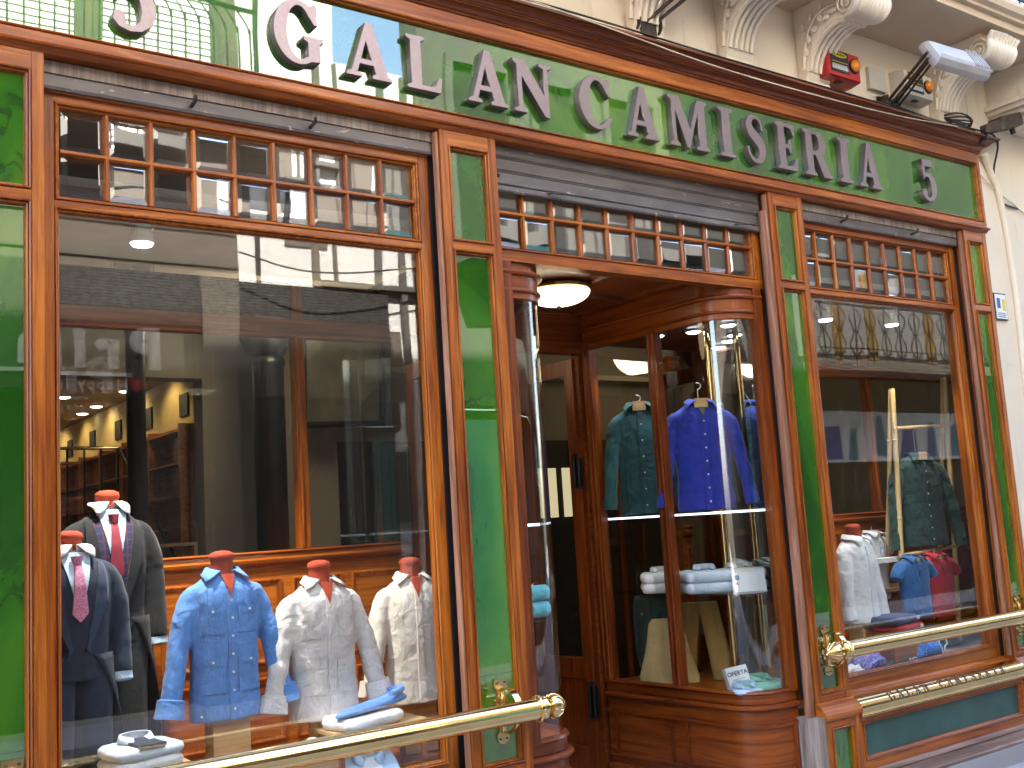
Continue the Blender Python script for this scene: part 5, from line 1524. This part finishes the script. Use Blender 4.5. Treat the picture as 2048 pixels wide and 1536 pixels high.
hung('long bottle green shirt hanging from the bamboo rung', 7.36, .62, 1.22, -.15, 2.14, mat='f_bottle', L=.70, wide=1.42, deep=.7, seed=41, amp=.010, cuff='plain', splay=.06, armlen=.60, skin='f_bottle', buttons=7)
def polo(label, x, y, z, rz, mat, L=.43, seed=5, hook=1.20, group=None):
    t = thing('polo_shirt', label, 'polo shirt', (x, y, z), rz, group)
    tab = [(a, b * 1.02, c * .55) for a, b, c in SH]
    T = Torso(tab, L, seed, .006)
    m = MB(); T.shell(m, 40, 24)
    for s in (-1, 1): sleeve(m, T, s, [(s * .08, 0, L * .90), (s * .145, 0, L * .86), (s * .195, -.004, L * .75), (s * .222, -.006, L * .66)], [.034, .046, .046, .046], seed + s, .004)
    drape(m.build('shirt_body', M[mat], t, 70), .0065, 4, .006)
    m = MB(); T.patch(m, lambda q: -.014, lambda q: .014, L * .68, L * .93, .006, 8, 3); m.build('placket', M[mat], t, 60)
    m = MB(); collar(m, L + .010, r=.056, gap=22, point=.055, back=.03, spread=.018, T=T, lift=.008); m.build('collar', M[mat], t, 60, solid=.004)
    m = MB(); m.box(-.04, .04, -.05, -.035, L * .93, L * .99); m.build('hanger', M['pine'], t)
    m = MB(); m.tube([(0, 0, L * .95), (0, 0, hook - z)], .003, 6); m.build('hook', M['alu'], t, 60)
    for k in range(2):
        m = MB(); m.lathe([(0.006, -0.001), (0.006, 0.001), (0.0, 0.0015)], (0, 0, 0), 'y', 10); m.build('button', M['black_print'], t, 0, T.front(0, L * (.86 - .09 * k), .009))
    return t
polo('mid blue childs polo shirt hanging low on the ladder rack', 6.90, .44, .735, .0, 'f_denim', .43, 51)
polo('red childs polo shirt hanging low beside the blue one', 7.31, .52, .70, -.1, 'f_red', .46, 52, 1.21)
polo('dark red knitted top hanging at the far right end of the rack', 7.95, .78, .70, -.2, 'f_dkred', .52, 53, 1.25)
polo('grey green top half hidden behind the blue polo shirt', 6.93, .78, .85, .2, 'f_grey_lt', .50, 54, 1.40)
tag(MB().box(6.78, 7.45, .62, .70, 1.13, 1.165).build('striped_cloth', M['f_white']), 'white cloth strip on the lower rung above the polo shirts', 'cloth')
pn_ = folded('navy folded polo on top of a red one in the right window', 6.36, .26, .755, .15, 'f_navy_knit', .34, .24, .055, 1, seed=14, fold=False)
MB().box(.09, .13, -.124, -.1205, .022, .042).build('badge', M['white_print'], pn_)
pr_ = folded('red folded polo under the navy one in the right window', 6.38, .25, .708, .15, 'f_red', .34, .24, .046, 1, seed=15, fold=False)
MB().box(.09, .13, -.123, -.1195, .012, .032).build('badge', M['white_print'], pr_)
tag(MB().box(6.18, 6.58, .15, .38, .461, .707).build('display_block', M['wood_h']), 'brown wooden block under the folded polos in the right window', 'block')
def bundle(label, x, y, z, mat, w, d, h, cord=True, seed=0, rz=0.0):
    t = thing('swim_shorts', label, 'shorts', (x, y, z), rz)
    m = MB(); rings = []
    for i in range(13):
        u = i / 12
        s = math.sin(math.pi * (0.12 + 0.80 * u)) ** 0.6
        ring = []
        for j in range(26):
            a = 2 * math.pi * j / 26
            n = .08 * math.sin(a * 7 + u * 3 + seed) + .10 * noise.noise(Vector((u * 6, math.cos(a) * 2 + seed, math.sin(a) * 2)))
            zz = h * (.5 + .5 * math.sin(a)) * s * (1 + n)
            ring.append((w * (u - .5), d / 2 * math.cos(a) * s * (1 + n), max(0, zz)))
        rings.append(ring)
    m.loft(rings); m.build('cloth', M[mat], t, 70)
    if cord:
        m = MB()
        for s in (-1, 1):
            m.tube(crom([(w * .22, -d * .36, h * .62), (w * .24 + s * .03, -d * .44, h * .78), (w * .25 + s * .055, -d * .50, h * .55), (w * .23 + s * .02, -d * .50, h * .45), (w * .22 + s * .02, -d * .55, h * .12)], 4), .0045, 6)
        m.build('drawcord', M['f_white'], t, 60)
    return t
bundle('sky blue printed shorts with white drawcord bow in the right window', 6.60, .235, .462, 'f_blueprint', .42, .22, .22, True, 3, .1)
bundle('lilac and blue printed shorts in the left corner of the right window', 5.98, .22, .462, 'f_print', .34, .20, .16, False, 5, .2)
bundle('dark green folded shorts with white cords between the printed shorts', 6.28, .185, .462, 'f_green', .28, .12, .09, True, 8, .1)
bundle('red folded cloth behind the green shorts in the right window', 6.22, .34, .475, 'f_red', .22, .10, .12, False, 9)
bundle('white cloth in the lower left corner of the right window', 5.80, .19, .462, 'f_white', .18, .12, .09, False, 11)
bundle('flat green folded shirt at the right end of the right window', 7.45, .62, .462, 'f_green', .36, .26, .05, False, 12)
tag(MB().box(6.95, 7.75, .72, .98, .90, .93).build('wood_shelf', M['pine']), 'pale wooden shelf under the hanging polos', 'shelf')
tag(MB().box(6.80, 7.75, .80, 1.0, .58, .61).build('wood_shelf', M['wood_h']), 'dark low shelf at the back of the right window', 'shelf')

# right entrance cabinet ---------------------------------------------
def stands(root, L, z):
    pass
hung('royal blue linen shirt standing on the lit glass shelf of the cabinet', 5.03, .62, 1.60, -.55, 2.42, mat='f_royal', L=.70, wide=1.18, deep=.8, seed=61, amp=.010, cuff='plain', splay=.05, armlen=.56, buttons=7, skin='black_print')
hung('dark teal shirt behind the cabinet post, left of the royal blue shirt', 4.93, 1.10, 1.60, -.6, 2.40, mat='f_teal', L=.74, wide=1.05, deep=.7, seed=62, amp=.005, cuff='plain', splay=.03, armlen=.58, buttons=6, skin='black_print')
GR = 'folded shirts stacked on the cabinet shelf'
folded('pale lilac folded shirts nearest the door on the glass shelf', 4.89, .95, 1.086, -.7, 'f_white', .28, .31, .125, 2, seed=71)
folded('pale grey folded shirts in the middle of the glass shelf', 4.95, .60, 1.086, -.6, 'f_paleblue', .31, .34, .135, 2, seed=72)
folded('pale mint folded shirt behind the price card on the glass shelf', 5.17, .50, 1.086, -.4, 'f_cream', .24, .28, .135, 2, seed=73)
t = thing('price_card', 'white price card with a blue and a red mark leaning on the folded shirts', 'price card', (5.02, .30, 1.086), -.35); t.rotation_euler = (math.radians(-12), 0, -.45)
m = MB(); m.box(-.105, .105, -.002, .002, 0, .12); m.build('card', M['paper'], t)
MB().box(-.095, -.065, -.0032, -.0022, .075, .105).build('mark', M['teal_print'], t); MB().box(-.095, -.075, -.0032, -.0022, .045, .06).build('mark', M['red_paint'], t)
t = thing('sale_card', 'white card reading OFERTA propped at the bottom of the cabinet', 'sign', (4.90, .33, .505), -.35); t.rotation_euler = (math.radians(-14), math.radians(-8), -.42)
m = MB(); m.box(-.07, .07, 0, .055, 0, .145); m.build('card', M['paper'], t)
me = text_mesh('lettering', 'OFERTA', .036, .0006, 'CENTER', .0006); put_mesh('lettering', me, M['black_print'], t, Matrix.Translation((0, -.0012, .092)) @ FRONT)
MB().box(-.04, .04, -.0012, -.0002, .068, .070).build('rule', M['iron'], t)
for dz, w_ in ((.045, .03), (.03, .018)):
    MB().box(-w_ / 2, w_ / 2, -.0012, -.0002, dz, dz + .007).build('print', M['iron'], t)
folded('mint green folded shirt beside the OFERTA card', 5.04, .28, .502, -.2, 'f_mint', .30, .24, .045, 1, seed=81)
folded('pale blue folded shirt at the bottom front of the curved cabinet', 4.86, .26, .502, -.5, 'f_sky', .18, .18, .03, 1, seed=82)
t = thing('sweater', 'dark green sweater vest draped on a small stand in the cabinet bottom', 'sweater', (4.90, 1.02, .60), -.85)
T = Torso([(0, .15, .07), (.3, .165, .075), (.7, .17, .08), (.93, .16, .07), (1, .15, .05)], .46, 91, .006); m = MB(); T.shell(m, 36, 20); m.build('body', M['f_dkgreen'], t, 70)
m = MB(); T.patch(m, lambda z: -.11, lambda z: -.095, .34, .355, .004, 2, 2); m.build('badge', M['f_khaki'], t)
m = MB(); m.box(-.06, -.005, -.094, -.09, -.09, .03); m.build('price_tag', M['paper'], t)
m = MB(); m.box(-.1, .1, -.03, .03, -.1, 0); m.build('stand', M['wood_h'], t)
t = thing('trousers', 'khaki trousers hanging spread beside the green sweater', 'trousers', (5.06, .80, .505), -.75)
m = MB()
for s in (-1, 1):
    rings = []
    for i in range(13):
        u = i / 12
        zz = lerp(.50, 0.0, u)
        rings.append([(s * (.055 + .075 * u) + (.062 + .012 * u) * math.cos(a), .03 * math.sin(a) * (1 + .25 * math.sin(3 * a + u * 5)), zz) for a in [2 * math.pi * j / 20 for j in range(20)]])
    m.loft(rings)
m.build('leg', M['f_khaki'], t, 70)
t = thing('trousers', 'sand coloured trousers folded under the green sweater', 'trousers', (4.86, .92, .505), -.85)
m = MB(); m.loft([[(w_ * math.cos(a), (.045 + .014 * math.sin(5 * a + z * 9) + .008 * math.sin(11 * a)) * math.sin(a), z) for a in [2 * math.pi * q / 40 for q in range(40)]] for z, w_ in ((0, .19), (.04, .195), (.12, .17), (.2, .145), (.3, .125), (.38, .11), (.41, .09))]); m.build('cloth', M['f_sand'], t, 70)
# left entrance cabinet: rolled aqua cloth
t = thing('rolled_cloth', 'pair of rolled aqua cloths stacked behind the narrow curved glass', 'folded cloth', (3.36, .30, 1.086), .3)
for k in range(2):
    m = MB(); m.tube([(-.05, .0, .05 + k * .085), (.07, -.02, .05 + k * .085)], [.042, .042], 14); m.tube([(-.05, .06, .045 + k * .085), (.05, .05, .045 + k * .085)], [.035, .035], 12)
    m.build('roll', M['f_aqua'], t, 50)
    m = MB(); m.tube([(.0695, -.02, .05 + k * .085), (.0725, -.02, .05 + k * .085)], [.026, .022], 12); m.build('roll_end', M['f_white'], t, 50)

# ------------------------------------------------------------------ wall hardware
def alarm(label, x, y, z, body, w=.36, h=.22, d=.15):
    t = thing('alarm_box', label, 'alarm box', (x, y, z))
    m = MB()
    m.loft([[(-w / 2 * a, -yy, -h / 2 * b), (w / 2 * a, -yy, -h / 2 * b), (w / 2 * a, -yy, h / 2 * c), (-w / 2 * a, -yy, h / 2 * c)] for yy, a, b, c in ((-.0, 1.0, 1.0, 1.0), (.05, 1.0, 1.0, .98), (d - .012, .95, .93, .80), (d, .91, .89, .76))])
    m.build('housing', M[body], t)
    m = MB(); m.box(-w * .40, w * .12, -d - .003, -d - .0005, -h * .33, h * .36); m.build('label_plate', M['black_print'], t)
    m = MB(); m.loft([[(-w * .14 + w * .22 * math.cos(a), -d - q, h * .235 + h * .085 * math.sin(a)) for a in [2 * math.pi * k / 24 for k in range(24)]] for q in (.0032, .0045)]); m.build('emblem', M['yellow'], t)
    me = text_mesh('lettering', 'SEGURIDAD', .018, .0003, 'CENTER', .0004) if False else None
    for k, (zz, mt, hh) in enumerate(((.075, 'yellow', .022), (-.01, 'yellow', .016), (-.24, 'white_print', .10))):
        if k == 0: continue
        m = MB(); m.box(-w * .37, w * .09, -d - .0045, -d - .0032, h * zz, h * (zz + hh)); m.build('print', M[mt], t)
    m = MB()
    for k in range(9):
        m.box(-w * .36 + k * w * .05, -w * .36 + k * w * .05 + w * .03, -d - .0045, -d - .0032, -h * .22, -h * .08)
    m.build('print', M['white_print'], t)
    m = MB()
    for k in range(7):
        m.box(-w * .29 + k * w * .045, -w * .29 + k * w * .045 + w * .028, -d - .0058, -d - .0048, h * .20, h * .27)
    m.build('print', M['black_print'], t)
    m = MB(); m.lathe([(h * .24, -d + .004), (h * .24, -d - .010), (h * .20, -d - .012)], (w * .29, 0, -h * .0), 'y', 24); m.build('lamp_ring', M['iron'], t, 40)
    m = MB(); m.lathe([(h * .20, -d - .012), (h * .19, -d - .022), (h * .14, -d - .034), (h * .07, -d - .040), (0, -d - .041)], (w * .29, 0, 0), 'y', 24); m.build('lamp_lens', M['amber'], t, 60)
    m = MB(); m.box(-.03, .03, -d * .7, -d * .45, -h / 2 * 1.003 - .001, -h / 2 + .004); m.build('speaker_grille', M['iron'], t)
    return t
alarm('red alarm siren box with an amber lamp and yellow label', 5.93, .028, 4.535, 'red_paint')
alarm('ivory alarm siren box with an amber lamp half behind the floodlight arm', 6.83, .028, 4.57, 'white_plastic', .34, .21, .13)
tag(MB().box(6.38, 6.58, 0.0, .029, 4.50, 4.66).build('junction_box', M['white_plastic']), 'small ivory junction box left of the ivory alarm', 'junction box')
def flood(label, bx, by, bz, hx, hy, hz, rz=0.0):
    t = thing('floodlight', label, 'floodlight')
    m = MB(); m.box(bx - .075, bx + .075, .008, .028, bz - .09, bz + .06)
    for s in (-1, 1): m.box(bx + s * .06 - .006, bx + s * .06 + .006, -.06, .0275, bz - .05, bz + .05)
    m.build('wall_plate', M['iron_worn'], t)
    for s in (-1, 1):
        m = MB(); m.tube([(bx + s * .045, -.03, bz), (hx - .30 + s * .035, hy, hz - .01)], .011, 8)
        m.tube([(bx + s * .045, -.03, bz - .045), (hx - .30 + s * .035, hy, hz - .05)], .008, 8)
        m.build('arm', M['iron_worn'], t, 60)
    m = MB(); m.tube([(bx - .07, -.035, bz - .02), (bx + .07, -.035, bz - .02)], .03, 12); m.build('pivot', M['iron_worn'], t, 50)
    hd = MB(Matrix.Translation((hx, hy, hz)) @ Matrix.Rotation(rz, 4, 'Z') @ Matrix.Rotation(math.radians(62), 4, 'X'))
    hd.loft([[(-.29 * a, -.10 * b, z), (.29 * a, -.10 * b, z), (.29 * a, .10 * b, z), (-.29 * a, .10 * b, z)] for z, a, b in ((-.045, .98, 1.0), (-.03, 1, 1.04), (.0, 1, 1.04), (.035, .97, .85), (.05, .93, .6))])
    ho = hd.build('lamp_head', M['alu'], t)
    g = MB(hd.xf); g.box(-.27, .27, -.092, .092, -.049, -.0455); g.build('lens', M['glass_bevel'], ho)
    g = MB(hd.xf)
    for k in range(5): g.box(.10 + k * .035, .108 + k * .035, -.08, .08, .02, .058)
    g.build('fin', M['alu'], ho)
    return t
flood('silver floodlight on a long iron arm by the ivory alarm', 6.55, 0, 4.40, 6.66, -.50, 4.56, -.05)
t = thing('floodlight_bracket', 'rusty floodlight bracket standing on the cornice above the letters', 'bracket')
for s in (-1, 1):
    m = MB(); m.lathe([(.055, -.004), (.055, .004)], (4.20 + s * .085, -.02, 4.45), 'x', 20); m.build('disc', M['iron_worn'], t, 40)
    for k in range(2):
        m = MB(); m.tube([(4.20 + s * .03, -.03 + k * .03, 4.44), (4.62 + s * .05, -.48 + k * .04, 4.86)], .010, 8); m.build('arm', M['iron_worn'], t, 60)
m = MB(); m.box(4.14, 4.26, -.05, .028, 4.32, 4.47); m.build('plate', M['iron_worn'], t)
t = thing('security_lamp', 'dark weathered lamp housing on a wall knuckle beyond the cornice end', 'lamp', (7.80, -.16, 4.42)); t.rotation_euler = (0, math.radians(-13), math.radians(-6))
m = MB(); m.loft([[(x, -.055 * a, -.045 * a + o), (x, .055 * a, -.045 * a + o), (x, .055 * a, .045 * a + o), (x, -.055 * a, .045 * a + o)] for x, a, o in ((-.26, .4, -.03), (-.22, .8, -.02), (-.10, .9, -.01), (-.08, 1.1, .0), (.16, 1.15, .01), (.20, .8, .01))]); m.build('housing', M['iron_worn'], t)
m = MB(); m.tube([(-.22, 0, -.03), (-.24, .06, -.09), (-.22, .17, -.12)], .02, 8); m.sphere((-.23, .03, -.07), .035, 10, 6); m.build('knuckle', M['iron'], t, 60)
m = MB(); m.lathe([(.02, -.09), (.022, -.05)], (.10, 0, 0), 'z', 10); m.build('sensor', M['iron'], t, 60)
def cable(label, pts, r, mat='cable', group=None):
    return tag(MB().tube(crom(pts, 8), r, 6).build('cable', M[mat], None, 60), label, 'cable', group)
cable('thin pale cable sagging across the cornice mouldings', [(2.6, -.13, 4.36), (3.7, -.135, 4.30), (4.6, -.137, 4.245), (5.4, -.137, 4.237), (6.4, -.137, 4.255), (7.2, -.137, 4.305)], .004, 'cable_white')
cable('black cable running along the top edge of the cornice', [(2.4, -.10, 4.335), (3.6, -.11, 4.34), (4.8, -.115, 4.327), (6.0, -.115, 4.328), (6.9, -.11, 4.322), (7.5, -.10, 4.33)], .006)
cable('second black cable looping on the cornice towards the corner', [(5.9, -.06, 4.34), (6.5, -.08, 4.36), (7.0, -.09, 4.335), (7.45, -.11, 4.34), (7.72, -.12, 4.33), (7.80, -.10, 4.24)], .007)
cable('black cable dropping down the wall past the cornice corner', [(7.76, -.13, 4.30), (7.86, -.06, 4.25), (7.88, .0, 4.10), (7.93, .012, 3.95), (7.99, .015, 3.86), (8.2, .015, 3.84)], .008)
cable('grey cable crossing the wall right of the sign', [(7.68, .015, 4.06), (7.8, .012, 4.0), (7.95, .012, 3.93), (8.1, .012, 3.88), (8.3, .012, 3.80)], .006, 'cable_white')
t = thing('cable_coil', 'tangled coil of black cable lying on the cornice end', 'cable')
m = MB()
for k in range(6):
    a0 = k * .5
    m.tube([(7.38 + (.13 + .01 * k) * math.cos(a), -.04 + .06 * math.sin(a) , 4.345 + .018 * k + .012 * math.sin(a * 2 + k)) for a in [a0 + j * .4 for j in range(17)]], .007, 6)
m.build('loop', M['cable'], t, 60)
tag(MB().tube(crom([(7.74, -.02, 4.215), (7.79, .0, 4.17), (7.85, .01, 4.08), (7.92, .012, 3.95), (7.98, .012, 3.6), (8.0, .012, 3.0), (7.98, .012, 2.2), (7.98, .012, 0.2)], 6), .026, 12).build('conduit', M['plaster'], None, 60), 'plastered conduit running down the wall beside the shopfront', 'pipe')
t = thing('wall_plaque', 'small white tile plaque with blue and yellow emblem on the right wall', 'plaque', (7.765, .029, 3.01))
m = MB(); m.box(-.085, .085, -.014, 0, -.105, .105); m.build('frame', M['iron'], t)
m = MB(); m.box(-.075, .075, -.018, -.0142, -.095, .095); m.build('tile', M['paper'], t)
MB().box(-.055, -.01, -.0195, -.0185, -.015, .065).build('mark', M['blue_print'], t)
MB().box(.015, .06, -.0195, -.0185, -.03, .06).build('mark', M['yellow'], t)
for k in range(3): MB().box(-.06, .055, -.0195, -.0185, -.055 - k * .014, -.050 - k * .014).build('print', M['blue_print'], t)
